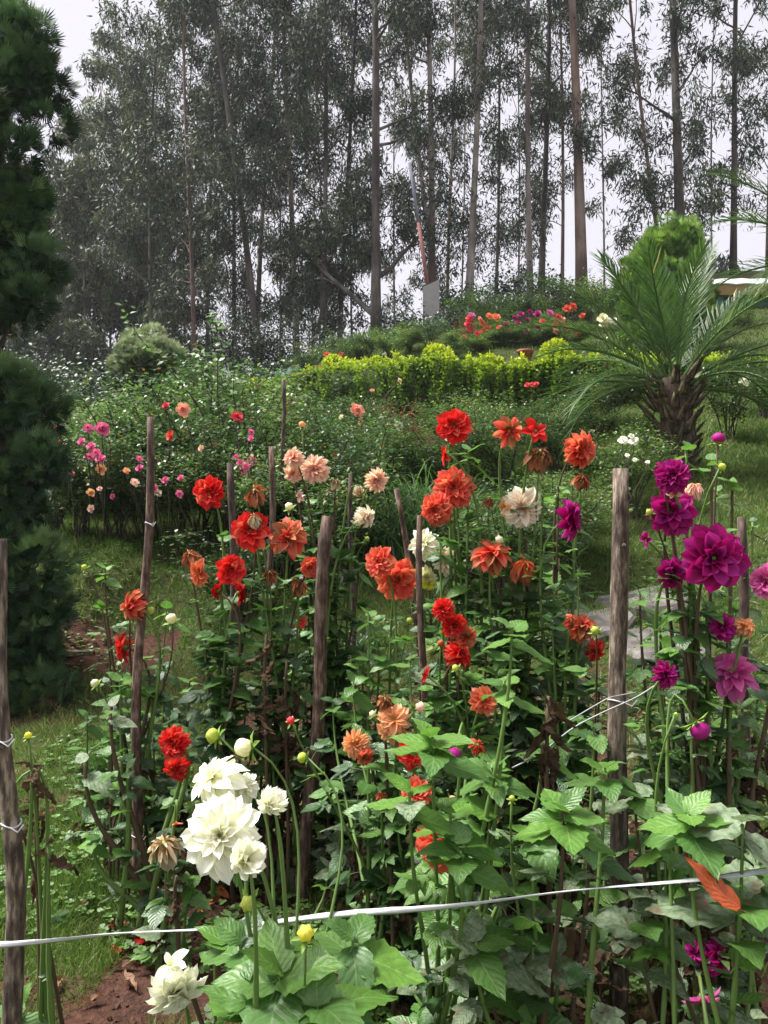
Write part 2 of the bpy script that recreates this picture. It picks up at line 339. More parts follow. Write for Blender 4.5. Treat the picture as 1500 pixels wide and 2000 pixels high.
def ground(x, y):
    x = np.asarray(x, float); y = np.asarray(y, float); sh = x.shape; x = x.ravel(); y = y.ravel()
    r2 = (x[:, None] - CP[None, :, 0]) ** 2 + (y[:, None] - CP[None, :, 1]) ** 2
    z = _U(r2) @ _w[:_n] + _w[_n] + _w[_n + 1] * x + _w[_n + 2] * y
    near = np.clip(1 - y / 16, .0, 1)
    z = z + np.clip(1 - np.abs(y - 6.3) / 2.2, 0, 1) * (.22 * (vnoise(x * 1.7, y * 1.9, 41) - .5) + .12 * (vnoise(x * 4.2, y * 4.6, 42) - .5))
    z = z + near * (.05 * (vnoise(x * 2.6, y * 2.6, 1) - .5) + .035 * (vnoise(x * 9, y * 9, 2) - .5) + .012 * (vnoise(x * 30, y * 30, 5) - .5))
    return z.reshape(sh)
def gz(x, y): return float(ground(np.array([x]), np.array([y]))[0])
def G(px, d): x = X_of(px, d); return Vector((x, d, gz(x, d)))
def lawn(x, y):
    """how much grass covers the ground, 0..1"""
    n = vnoise(x * 1.3, y * 1.3, 3) * .6 + vnoise(x * 4.5, y * 4.5, 4) * .4
    base = np.where(y < 3.4, .76, np.where(y < 5.2, .66, .8))
    base = np.where((x > .8) & (y > 5), .95, base); base = np.where((x < 0) & (y > 5.95), 1.0, base)
    base = np.where((x > -.9) & (x < 1.5) & (y < 4.8) & (y > 2.2), .45, base)
    path = np.exp(-((y - 5.75) / .2) ** 2) * (x < -1.55); base = base * (1 - .95 * path)
    return np.clip((base - n) * 4 + .5, 0, 1)

def make_ground():
    yy = np.concatenate([np.linspace(-40, 0, 12)[:-1], np.linspace(0, 8, 200)[:-1], np.linspace(8, 30, 110)[:-1], np.linspace(30, 200, 40)])
    s = np.linspace(-1, 1, 241); xs = np.sign(s) * (np.abs(s) * 7 + np.abs(s) ** 6 * 113)
    Xg, Yg = np.meshgrid(xs, yy); Z = ground(Xg, Yg); nr, nc = Xg.shape
    idx = np.arange(nr * nc).reshape(nr, nc)
    q = np.stack([idx[:-1, :-1], idx[:-1, 1:], idx[1:, 1:], idx[1:, :-1]], -1).reshape(-1, 4)
    b = MB(); b.add(np.stack([Xg, Yg, Z], -1).reshape(-1, 3), q, None, lawn(Xg, Yg).ravel())
    m, nt, N, L, p = newmat('hillside_soil')
    a = N.new('ShaderNodeAttribute'); a.attribute_name = 'rnd'; tc = N.new('ShaderNodeTexCoord')
    n1 = noise(N, L, tc.outputs['Object'], 3.5, 6, .65); n2 = noise(N, L, tc.outputs['Object'], 28, 5, .7); n3 = noise(N, L, tc.outputs['Object'], 90, 3)
    soil = ramp(N, L, n2, [(.3, (.022, .011, .008)), (.52, (.060, .027, .017)), (.75, (.12, .062, .040))])
    soil = mixc(N, L, mth(N, L, 'MULTIPLY_ADD', n1, 2.5, -1.0, True), soil, (.10, .042, .026))
    moss = ramp(N, L, n3, [(.3, (.03, .055, .012)), (.7, (.07, .125, .026))])
    f = mth(N, L, 'ADD', mth(N, L, 'MULTIPLY_ADD', a.outputs['Fac'], .9, -.25), mth(N, L, 'MULTIPLY_ADD', n2, 1.4, -.7), None, True)
    c = mixc(N, L, f, soil, moss); L.new(c, p.inputs['Base Color']); p.inputs['Roughness'].default_value = .95; p.inputs['Specular IOR Level'].default_value = .2
    bump(N, L, p, mth(N, L, 'ADD', n2, mth(N, L, 'MULTIPLY', n3, .5)), .9, .03)
    struct(b.build('ground', m))
make_ground()

# ------------------------------------------------------------------ leaf templates for joined foliage
def leaf_t(w, fold=.12, tipy=1.0, mid=.45):
    v = np.array([[0, 0, 0], [-w, mid, fold * w], [0, tipy, -.06], [w, mid, fold * w], [0, mid, -.0]], float)
    f = np.array([[0, 3, 4], [3, 2, 4], [2, 1, 4], [1, 0, 4]]); return v, f
EUC_V = np.array([[0, 0, 0], [-.11, .4, .02], [.03, 1, -.05], [.11, .4, .02]], float); EUC_F = np.array([[0, 3, 2, 1]])
ROSE_V, ROSE_F = leaf_t(.30)
HED_V = np.array([[0, 0, 0], [-.32, .5, .08], [0, 1, -.05], [.32, .5, .08]], float); HED_F = np.array([[0, 3, 2], [0, 2, 1]])
BLADE_V = np.array([[-.5, 0, 0], [.5, 0, 0], [-.38, .55, .1], [.38, .55, .1], [0, 1, .32]], float)
BLADE_Q = np.array([[0, 1, 3, 2]]); BLADE_T = np.array([[2, 3, 4]])
def unit(n):
    v = rng.randn(n, 3); return v / np.linalg.norm(v, axis=1)[:, None]
def scal(Mx, s):
    """scale matrices' columns by s (k,) or (k,3)"""
    s = np.asarray(s); s = s[:, None] if s.ndim == 1 else s
    return Mx * s[:, None, :]

# ------------------------------------------------------------------ eucalyptus grove
def euc_tree(px, d, h, toppx, wpx, cs=.35, cw=3.2, nb=26, dens=1.0, bark='euc_bark', label='', group=None, bend=.25, limb=None, lowtw=6, lsize=1.0, bright=0.0):
    b0 = G(px, d); b0.z -= .25
    root = thing('eucalyptus_tree', label, 'tree', b0, group)
    topx = X_of(toppx, d); sp_h = (CAMZ + 1000 / 1500 * d) - b0.z         # height at the frame's upper edge
    lean = (topx - b0.x) / sp_h
    r0 = wpx * .82 / 2 / 1500 * d
    n = 16; t = np.linspace(0, 1, n); ph = rng.rand(2) * 6.28
    tr = np.stack([lean * h * t + bend * np.sin(t * 5 + ph[0]) * t, rng.randn() * .3 * t + bend * .6 * np.sin(t * 4 + ph[1]) * t, h * t], 1)
    rad = r0 * (1.15 - .25 * np.minimum(t * 6, 1) + .12 * (t < .02)) * (1 - .82 * t ** 1.15)
    br = MB(); br.tube(tr, rad, 9, jit=.04); tips = []
    def tp(tt):
        return np.array([np.interp(tt, t, tr[:, k]) for k in range(3)]), np.interp(tt, t, rad)
    def branch(start, az, el, L, r, curv, lvl):
        k = 6; s = np.linspace(0, 1, k)
        e = el + curv * s; dirs = np.stack([np.cos(e) * math.cos(az), np.cos(e) * math.sin(az), np.sin(e)], 1) + rng.randn(k, 3) * .13
        pts = start + np.concatenate([np.zeros((1, 3)), np.cumsum(dirs[:-1] * (L / (k - 1)), axis=0)])
        br.tube(pts, r * (1 - .75 * s), 5 if lvl == 0 else 3, cap=False)
        if lvl < 1:
            for j in range(max(2, int(2 + L * 1.1))):
                q = rd.uniform(.3, 1); i = min(int(q * (k - 1)), k - 2); pt = pts[i] + (pts[i + 1] - pts[i]) * (q * (k - 1) - i)
                branch(pt, az + rd.gauss(0, .9), e[i] + rd.gauss(.05, .45), L * rd.uniform(.22, .48), r * .38, rd.uniform(-.5, .5), 1)
        else:
            tips.append(pts[-1]); tips.append(pts[3]) if rd.random() < .3 else None
    for i in range(nb):
        tt = cs + (.97 - cs) * ((i + rd.random()) / nb); s0, rr = tp(tt); q = (tt - cs) / (1 - cs)
        prof = (.55 + .45 * math.sin(math.pi * min(1, q * 1.15 + .12))) * (1.05 - .5 * q)
        branch(s0, rd.uniform(0, 6.283), rd.uniform(.35, .95), cw * prof * rd.uniform(.6, 1.15), max(rr * .45, .02), rd.uniform(-.35, .35), 0)
    for i in range(lowtw):
        tt = rd.uniform(.08, cs); s0, rr = tp(tt)
        branch(s0, rd.uniform(0, 6.283), rd.uniform(.2, .8), rd.uniform(.7, 1.7), .022, rd.uniform(-.5, .2), 0)
    if limb:
        for (tt, az, el, L) in limb:
            s0, rr = tp(tt); branch(s0, az, el, L, rr * .6, .35, 0)
    br.build('trunk', M[bark], root)
    tips = np.array(tips); nl = int(104 * dens); k = len(tips) * nl
    # drooping leaf sprays: each tip carries a few hanging twigs
    ctr = np.repeat(tips, nl, 0); tw = rng.randn(len(tips), 4, 3) * np.array([.24, .24, .22])
    sel = rng.randint(0, 4, k); off = tw[np.repeat(np.arange(len(tips)), nl), sel] + rng.randn(k, 3) * np.array([.15, .15, .2])
    L_ = ctr + off
    dirs = rng.randn(k, 3) * .62 + np.array([0, 0, -.85]); Mx = scal(frames(dirs, unit(k)), rng.uniform(.16, .28, k) * lsize)
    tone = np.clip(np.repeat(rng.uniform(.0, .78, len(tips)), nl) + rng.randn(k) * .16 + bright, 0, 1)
    cb = MB(); cb.inst(EUC_V, EUC_F, Mx, L_, tone); cb.build('crown', M['euc'], root)
    return root
TREES = [
 # px, d, height, px at upper edge, width px, crown start, crown width, branches, density, bark, label
 (915, 26, 25, 938, 19, .42, 2.6, 20, .9, 'euc_bark', 'tall straight pale eucalyptus beside the leaning painted pole, bare lower trunk', {}),
 (1037, 27, 24, 1026, 15, .5, 2.4, 15, .9, 'euc_bark', 'slim pale eucalyptus directly left of the dark trunked eucalyptus pair', {}),
 (1056, 29.5, 24, 1068, 16, .34, 2.8, 20, 1.1, 'euc_bark_dark', 'dark trunked leafy eucalyptus standing close behind a slim pale one', {}),
 (1137, 25.5, 27, 1116, 27, .42, 3.0, 22, 1.1, 'euc_bark_red', 'thick reddish tan eucalyptus trunk above the ivy wall', {'limb': [(.42, 2.7, .5, 4.5)]}),
 (1097, 32, 23, 1102, 10, .4, 2.3, 12, .8, 'euc_bark_red', 'thin eucalyptus between the dark trunk and the thick reddish trunk', {}),
 (1331, 24, 27, 1321, 25, .2, 2.4, 24, .8, 'euc_bark_dark', 'stout dark eucalyptus rising behind the bright green conifer', {}),
 (1432, 25, 26, 1437, 15, .2, 2.6, 22, .7, 'euc_bark_dark', 'black looking thin eucalyptus beside the white roofed shed', {}),
 (1300, 27, 21, 1225, 11, .25, 2.6, 16, .65, 'euc_bark_red', 'slender forked eucalyptus leaning away from the stout dark trunk', {}),
 (1500, 29, 25, 1505, 13, .3, 3.0, 18, .8, 'euc_bark_dark', 'eucalyptus behind the white roofed shed', {}),
 (843, 28, 24, 838, 19, .3, 2.6, 18, 1., 'euc_bark', 'pale eucalyptus with peeling bark right behind the board on the pole', {}),
 (872, 32, 22, 885, 10, .3, 2.4, 14, .8, 'euc_bark', 'thin eucalyptus between the peeling trunk and the straight pale trunk', {}),
 (965, 33, 23, 985, 10, .3, 2.6, 14, .8, 'euc_bark_dark', 'thin dark eucalyptus right of the straight pale trunk', {}),
 (860, 30, 25, 790, 15, .45, 2.8, 17, 1., 'euc_bark', 'pale grey eucalyptus leaning across above the painted pole', {}),
 (735, 25, 25, 727, 25, .22, 3.1, 24, 1.15, 'euc_bark_dark', 'stout forked dark eucalyptus at the top of the netted fence', {'limb': [(.05, 2.6, .75, 4.5), (.1, .4, .7, 3.5)]}),
 (662, 29, 24, 690, 12, .25, 2.8, 20, 1.1, 'euc_bark_dark', 'dark eucalyptus immediately left of the stout forked tree', {}),
 (627, 27, 23, 640, 14, .22, 2.9, 22, 1.1, 'euc_bark_dark', 'dark straight eucalyptus behind the small red roses on the fence', {}),
 (580, 29, 24, 560, 16, .22, 3.0, 22, 1.15, 'euc_bark', 'grey eucalyptus with heavy foliage above the fence end', {}),
 (512, 27, 26, 420, 18, .25, 3.4, 26, 1.2, 'euc_bark_dark', 'dark eucalyptus leaning over with a big fork at the fence foot', {'limb': [(.5, 2.6, .9, 5)]}),
 (497, 31, 24, 535, 14, .25, 3.0, 22, 1.15, 'euc_bark', 'light trunked eucalyptus crossing behind the dark leaning one', {}),
 (380, 28, 19, 366, 13, .22, 3.0, 24, 1.1, 'euc_bark_red', 'brown trunked eucalyptus right of the silver topiary', {}),
 (405, 34, 23, 415, 10, .2, 3.0, 22, 1.1, 'euc_bark_dark', 'thin dark eucalyptus behind the brown trunked one', {}),
 (455, 38, 25, 470, 13, .2, 3.2, 24, 1.1, 'euc_bark', 'leafy eucalyptus deep in the grove behind the leaning tree', {}),
 (290, 31, 18, 305, 13, .18, 3.0, 22, 1.0, 'euc_bark_dark', 'bushy eucalyptus straight behind the silver topiary', {'limb': [(.28, 2.8, .7, 4)]}),
]
def grove():
    for px, d, h, tpx, w, cs, cw, nb, dn, bk, lb, kw in TREES: euc_tree(px, d, h, tpx, w, cs, cw, nb, dn, bk, lb, **kw)
    lb = 'misty eucalyptus of the far grove behind the rose bushes'
    for px, d, h, tpx in ((60, 40, 15, 55), (135, 44, 20, 150), (185, 38, 17, 170), (240, 46, 25, 245), (275, 36, 19, 250), (330, 42, 23, 330), (360, 36, 22, 370), (20, 37, 14, 20), (100, 36, 13, 95), (215, 34, 15, 210), (-80, 42, 16, -90), (160, 33, 12, 165)):
        euc_tree(px, d, h, tpx, 7, .08, 3.6, 26, 1.0, 'euc_bark', lb, 'misty far eucalyptus trees', lsize=1.4, bright=.15)  # leaf colour raised to imitate paling by mist, besides the haze volume
    lb = 'eucalyptus in the back row of the ridge, seen between nearer trunks'
    for px, d, h, tpx in ((545, 40, 29, 550), (610, 44, 30, 615), (690, 39, 30, 680), (770, 41, 28, 775), (1180, 38, 28, 1185), (1010, 40, 26, 1015), (1390, 36, 25, 1395), (900, 42, 26, 905), (650, 35, 27, 600)):
        euc_tree(px, d, h, tpx, 6, .16 if px < 800 else .35, 3.2, 16, .75, 'euc_bark', lb, 'back row eucalyptus trees', lsize=1.4)
grove()

# ------------------------------------------------------------------ conifers
def spray_tpl(n=9, spread=.75, w=.05, seed=1):
    """a flat fan of scale-leaved twigs, length 1"""
    r = np.random.RandomState(seed); v = []; f = []
    for i in range(n):
        a = (i / (n - 1) - .5) * 2 * spread; L = 1 - .35 * abs(a) + r.uniform(-.12, .12); z = r.uniform(-.12, .12)
        d = np.array([math.sin(a), math.cos(a), z]); s = np.array([math.cos(a), -math.sin(a), 0]) * w
        k = len(v); v += [d * .08, d * L * .6 + s, d * L, d * L * .6 - s]; f.append([k, k + 1, k + 2, k + 3])
    return np.array(v), np.array(f)
SP_V, SP_F = spray_tpl(9, .8, .042)
def lobes_foliage(b, lobes, n, size, up=.5, seed_tone=(.15, .75), hang=0):
    """sprays on the surface of rounded lobes (x,y,z,r)"""
    lobes = np.array(lobes); wgt = lobes[:, 3] ** 2; wgt /= wgt.sum()
    k = rng.choice(len(lobes), n, p=wgt); u = unit(n); rad = lobes[k, 3] * rng.uniform(.62, 1.05, n)
    L_ = lobes[k, :3] + u * rad[:, None]
    dirs = u + np.array([0, 0, up - hang]) + rng.randn(n, 3) * .3; Mx = scal(frames(dirs, unit(n)), rng.uniform(.7, 1.25, n) * size)
    tone = np.clip(.18 + .45 * (u[:, 2]) + rng.uniform(*seed_tone, len(lobes))[k] * .6 + rng.randn(n) * .1, 0, 1)  # spray colour lighter on each lobe's upper side, imitating light from above
    b.inst(SP_V, SP_F, Mx, L_, tone)
def left_conifer():
    b0 = G(0, 5.4); root = thing('cypress_tree', 'tall dark cypress with clumped foliage beside the grassy bank', 'tree', b0)
    D = 5.4; s = D / 1500; top = (1000 - 20) * s + CAMZ - b0.z
    b = MB(); zz = np.linspace(-.2, top * .96, 14); tr = np.stack([.04 * np.sin(zz * 1.7), .04 * np.cos(zz * 1.3), zz], 1)
    b.tube(tr, .09 * (1 - zz.clip(0) / top * .85), 8, jit=.05)
    prof = [(20, 8), (60, 55), (130, 105), (200, 128), (280, 118), (360, 92), (440, 80), (500, 88), (560, 92), (610, 50), (640, 14), (700, 14), (745, 80), (800, 98), (870, 100), (950, 92), (1010, 100), (1080, 122), (1150, 125), (1230, 112), (1300, 105), (1370, 118), (1430, 100)]
    ys = np.array([p[0] for p in prof]); xs = np.array([p[1] for p in prof])
    lobes = []
    for py in np.arange(30, 1440, 24):
        ext = float(np.interp(py, ys, xs)) * s
        for j in range(0 if ext < .07 else 3 if ext > .25 else (2 if ext > .14 else (1 if rd.random() < .35 else 0))):
            a = rd.uniform(0, 6.283); lr = rd.uniform(.07, .19) * min(1, ext / .28 + .2); rr = max(ext - lr * .9, 0) * rd.uniform(.75, 1.05)
            z = (1000 - py) * s + CAMZ - b0.z
            c = np.array([math.cos(a) * rr, math.sin(a) * rr, z + rd.uniform(-.05, .05)]); lobes.append((*c, lr))
            if rd.random() < .8:
                p0 = np.array([0, 0, z - .28 - rr * .4]); b.tube(np.stack([p0, p0 * .5 + c * .5 + [0, 0, -.04], c]), [.016, .011, .005], 4, cap=False)
    b.build('trunk', M['stake_dark'], root)
    # side boughs reaching towards the garden
    for (px, py, r) in ((45, 25, .10), (28, 60, .16), (70, 70, .15), (78, 45, .09), (100, 160, .17), (112, 240, .16), (85, 520, .17), (70, 590, .15), (98, 800, .18), (90, 900, .18), (95, 1100, .2), (105, 1180, .18), (100, 1370, .22), (70, 1420, .25), (120, 1420, .16), (60, 760, .16)):
        q = P(px - 16, py, D + rd.uniform(-.25, .1)) - b0; lobes.append((q.x, q.y, q.z, r))
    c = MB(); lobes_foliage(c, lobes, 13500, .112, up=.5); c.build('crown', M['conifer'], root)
left_conifer()
def topiary():
    D = 11; s = D / 1500; b0 = G(290, D); root = thing('topiary_juniper', 'silver grey clipped juniper ball on a bare stem among the roses', 'shrub', b0)
    c0 = P(288, 705, D) - b0; b = MB()
    for k in range(3):
        q = c0 + Vector((rd.uniform(-.2, .2), rd.uniform(-.2, .2), -.1)); b.tube(bez((0.03 * k, 0, -.1), (0.02 * k, .02, .5), q * .7, q, 8), np.linspace(.04, .012, 8), 6)
    b.build('trunk', M['stake_dark'], root)
    lb = []
    for k in range(34):
        u = unit(1)[0]; u[2] = abs(u[2]) * 1.1 - .5
        lb.append((c0.x + u[0] * .37 * rd.uniform(.7, 1.2), c0.y + u[1] * .37, c0.z + .03 + u[2] * .38, rd.uniform(.07, .16)))
    for px, py in ((240, 735), (250, 700), (330, 690), (340, 735), (300, 655), (262, 665)):
        q = P(px, py, D) - b0; lb.append((q.x, q.y, q.z, .14))
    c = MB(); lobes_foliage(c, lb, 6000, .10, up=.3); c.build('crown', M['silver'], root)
topiary()
def thuja():
    D = 15.5; s = D / 1500; b0 = G(1300, D); root = thing('thuja_shrub', 'bright green feathery conifer behind the palm', 'shrub', b0)
    b = MB(); b.tube([(0, 0, -.1), (.02, 0, 1), (0, .02, 2.2)], [.1, .07, .03], 7); b.build('trunk', M['stake_dark'], root)
    lb = []
    for py in range(465, 700, 11):
        w = np.interp(py, (455, 490, 540, 600, 700), (22, 55, 85, 92, 80)) * s
        for j in range(6):
            a = rd.uniform(0, 6.283); rr = w * rd.uniform(.5, .95); z = (1000 - py) * s + CAMZ - b0.z
            lb.append((math.cos(a) * rr, math.sin(a) * rr, z, rd.uniform(.16, .26)))
    for px, py in ((1305, 452), (1330, 440), (1345, 470), (1260, 480), (1365, 500), (1240, 520)):
        q = P(px, py + 15, D) - b0; lb.append((q.x, q.y, q.z, .2))
    for k in range(26):
        a = rd.uniform(0, 6.283); z = rd.uniform(.9, 2.6); lb.append((math.cos(a) * (1.05 - z * .2), math.sin(a) * (1.05 - z * .2), z + gz(b0.x, b0.y) - b0.z, rd.uniform(.08, .15)))
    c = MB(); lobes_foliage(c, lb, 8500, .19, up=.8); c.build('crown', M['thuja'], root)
thuja()

# ------------------------------------------------------------------ palms
def frond_mesh(L, droop, seed, nleaf=46, dead=False):
    r = np.random.RandomState(seed); b = MB(); n = 16; t = np.linspace(0, 1, n)
    e = -droop * t ** 1.6; dl = L / (n - 1)
    y = np.concatenate([[0], np.cumsum(np.cos(e[:-1]) * dl)]); z = np.concatenate([[0], np.cumsum(np.sin(e[:-1]) * dl)])
    pts = np.stack([.06 * L * np.sin(t * 2 + seed) * t, y, z], 1)
    b.tube(pts, np.linspace(.022, .004, n), 5, rnd=.75, cap=False)
    for sgn in (-1, 1):
        for i in range(nleaf):
            q = .16 + .84 * (i + r.rand() * .5) / nleaf; p = np.array([np.interp(q, t, pts[:, k]) for k in range(3)]); ee = np.interp(q, t, e)
            fw = np.array([0, math.cos(ee), math.sin(ee)]); upv = np.array([0, -math.sin(ee), math.cos(ee)])
            ll = (.20 + .26 * math.sin(math.pi * min(1, q * .9 + .12))) * r.uniform(.85, 1.1) * L / 1.8
            d = sgn * np.array([1, 0, 0]) * (.75 - .35 * q) + fw * (.65 + .5 * q) + upv * r.uniform(.1, .45); d /= np.linalg.norm(d)
            sd = np.cross(d, upv); sd /= np.linalg.norm(sd); w = .0085 * r.uniform(.8, 1.2)
            m = p + d * ll * .5; tip = p + d * ll + np.array([0, 0, -.22 * ll * r.uniform(.3, 1.3)])
            b.add([p - sd * w * .6, p + sd * w * .6, m + sd * w, m - sd * w, tip], [[0, 1, 2, 3]], None, float(np.clip(r.normal(.5, .22) + (.5 if dead else 0), 0, 1)))
            k = b.n - 5; tr = np.array([[k + 3, k + 2, k + 4]]); b.lp.append(tr.ravel()); b.sz.append(np.array([3])); b.mi.append(np.array([0]))
    return b.mesh('frond', M['palm'], smooth=False)
FR = [frond_mesh(1.8, dr, i) for i, dr in enumerate((.45, .75, 1.05, 1.35, 1.7, 2.1))]
def palm(px, py_c, d, h_label, fr, trunk_w=.21, tilt=0):
    c = P(px, py_c, d); x = c.x; b0 = Vector((x, d, gz(x, d))); root = thing('palm_tree', h_label, 'palm', b0)
    H = c.z - b0.z; b = MB(); zz = np.linspace(-.15, H, 14)
    b.tube(np.stack([.03 * np.sin(zz * 3), 0 * zz, zz], 1), trunk_w * (1.05 - .25 * (zz / H).clip(0) + .05 * np.sin(zz * 16)), 12, jit=.06); b.build('trunk', M['palm_trunk'], root)
    sb = MB(); sb.add([[-.06, 0, 0], [.06, 0, 0], [.05, .16, .035], [-.05, .16, .035], [-.03, .27, .09], [.03, .27, .09], [0, .08, .06], [0, .26, .12]],
                      [[0, 1, 2, 3], [3, 2, 5, 4], [0, 3, 4, 6], [1, 6, 5, 2]]); sm = sb.mesh('leaf_base', M['palm_stub'])
    nrow = max(3, int(H / .13))
    for i in range(nrow):
        for j in range(8):
            a = j / 8 * 6.283 + i * .39 + rd.uniform(-.15, .15); z = H * (i + .3) / nrow
            o = Vector((math.cos(a), math.sin(a), 0)); dr = o * .45 + Vector((0, 0, 1))
            place('leaf_base', sm, root, mat4(o * trunk_w * .84 + Vector((0, 0, z)), dr, o, rd.uniform(.75, 1.25)))
    for az, el, L, k in fr:
        dr = Vector((math.cos(R(az)) * math.cos(R(el)), math.sin(R(az)) * math.cos(R(el)), math.sin(R(el))))
        o = Vector((dr.x, dr.y, 0)).normalized() * .07
        place('frond', FR[k], root, mat4(o + Vector((0, 0, H - .06 + rd.uniform(-.08, .06))), dr, (0, 0, 1), L * rd.uniform(.84, .96) / 1.8))
    return root
_fr = [(180, 40, 2.0, 2), (192, 26, 2.0, 2), (165, 58, 2.0, 1), (150, 74, 1.75, 0), (95, 84, 1.7, 0), (40, 78, 1.8, 0), (25, 62, 2.0, 1), (10, 45, 2.1, 2), (350, 32, 2.1, 2), (335, 20, 2.0, 3),
       (205, 12, 1.8, 3), (300, 14, 1.7, 4), (20, 15, 2.0, 3), (340, -2, 1.9, 4), (160, 15, 1.9, 3), (120, 35, 1.9, 2), (60, 35, 1.9, 2), (140, 5, 1.7, 4), (80, 5, 1.7, 4),
       (270, 72, 1.7, 1), (240, 55, 1.8, 1), (310, 52, 1.9, 2), (0, 60, 2.0, 1), (178, 0, 1.6, 4), (5, 5, 1.9, 4), (210, 66, 1.9, 1), (15, 28, 2.2, 2)]
palm(1316, 738, 8.6, 'stocky date palm with shaggy trunk on the lawn before the hedge', _fr)
palm(1660, 520, 9.5, 'taller palm whose fronds reach in beside the white roofed shed', [(a, e, 2.1, k) for a, e, L, k in _fr[::2]], .17)

# ------------------------------------------------------------------ golden hedge
def hedge():
    line = [(470, 776, 17), (560, 750, 16.2), (640, 724, 15.5), (760, 718, 14.8), (850, 704, 14.5), (930, 716, 14.3), (1000, 724, 14.1), (1035, 722, 14.0), (1085, 706, 13.9), (1140, 708, 13.8), (1240, 708, 13.7), (1400, 710, 13.6), (1560, 715, 13.6)]
    pts = np.array([P(*a) for a in line]); tt = np.linspace(0, len(pts) - 1, 140)
    path = np.stack([np.interp(tt, np.arange(len(pts)), pts[:, k]) for k in range(3)], 1)
    base = np.array([gz(p[0], p[1] - .35) for p in path]) - .1; b0 = Vector((path[70][0], path[70][1], base[70])); o3 = np.array(b0)
    root = thing('golden_hedge', 'long clipped hedge with golden yellow top running across the slope', 'hedge', b0)
    tg = np.gradient(path, axis=0); tg[:, 2] = 0; tg /= np.linalg.norm(tg, axis=1)[:, None]; nr = np.stack([tg[:, 1], -tg[:, 0], 0 * tg[:, 0]], 1)
    knob = np.zeros(len(path)); W = .38
    c = MB(); V = []
    for i, p in enumerate(path):
        for s_, z in ((1, base[i]), (1, p[2] - .12), (.7, p[2] - .05), (-.7, p[2] - .05), (-1, p[2] - .12), (-1, base[i])):
            V.append([p[0] + nr[i][0] * W * .86 * s_, p[1] + nr[i][1] * W * .86 * s_, z])
    n = len(path); F = [[i * 6 + j, (i + 1) * 6 + j, (i + 1) * 6 + j + 1, i * 6 + j + 1] for i in range(n - 1) for j in range(5)]
    F += [[0, 1, 2, 5], [2, 3, 4, 5]]
    c.add(np.array(V) - o3, F); c.build('hedge_body', M['hcore'], root)
    k = 46000; q = rng.uniform(0, n - 1.001, k); i = q.astype(int); f = (q - i)[:, None]
    pc = path[i] * (1 - f) + path[i + 1] * f; nn = nr[i]; bz = base[i]
    side = rng.rand(k); hgt = pc[:, 2] - bz
    top = side < .33; front = (side >= .33) & (side < .86)
    lat = np.where(top, rng.uniform(-1, 1, k), np.where(front, 1, -1)) * W
    zr = np.where(top, 1.0, rng.uniform(.0, 1, k))
    bumpy = (vnoise(q * 1.1, zr * 4, 9) - .5) * .22 + (vnoise(q * .35, zr * 2, 19) - .4) * .2
    L_ = pc.copy(); L_[:, 2] = bz + hgt * zr
    L_ += nn * (lat + np.where(top, 0, np.sign(lat) * (bumpy + rng.randn(k) * .035)))[:, None]
    L_[:, 2] += np.where(top, bumpy * .9 + rng.randn(k) * .035, 0)
    out = nn * np.sign(lat)[:, None] * np.where(top, .2, 1)[:, None] + np.array([0, 0, 1.0]) * np.where(top, 1, .45)[:, None]
    dirs = out + rng.randn(k, 3) * .7; Mx = scal(frames(dirs, unit(k) * .8 + np.array([0, 0, 1.])), rng.uniform(.05, .085, k))
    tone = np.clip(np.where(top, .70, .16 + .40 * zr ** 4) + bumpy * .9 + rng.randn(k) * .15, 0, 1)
    # rounded knobs left uncut on the top
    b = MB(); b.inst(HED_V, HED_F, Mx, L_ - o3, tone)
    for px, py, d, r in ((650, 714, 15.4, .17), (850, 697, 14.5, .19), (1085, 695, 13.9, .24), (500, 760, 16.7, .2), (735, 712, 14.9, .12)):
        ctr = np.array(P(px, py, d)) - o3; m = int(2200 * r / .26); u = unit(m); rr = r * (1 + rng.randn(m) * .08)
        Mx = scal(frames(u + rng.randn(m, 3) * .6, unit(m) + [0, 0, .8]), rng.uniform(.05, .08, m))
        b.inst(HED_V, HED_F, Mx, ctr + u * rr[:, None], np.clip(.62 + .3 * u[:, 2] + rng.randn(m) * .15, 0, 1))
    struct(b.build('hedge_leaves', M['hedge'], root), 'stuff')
hedge()

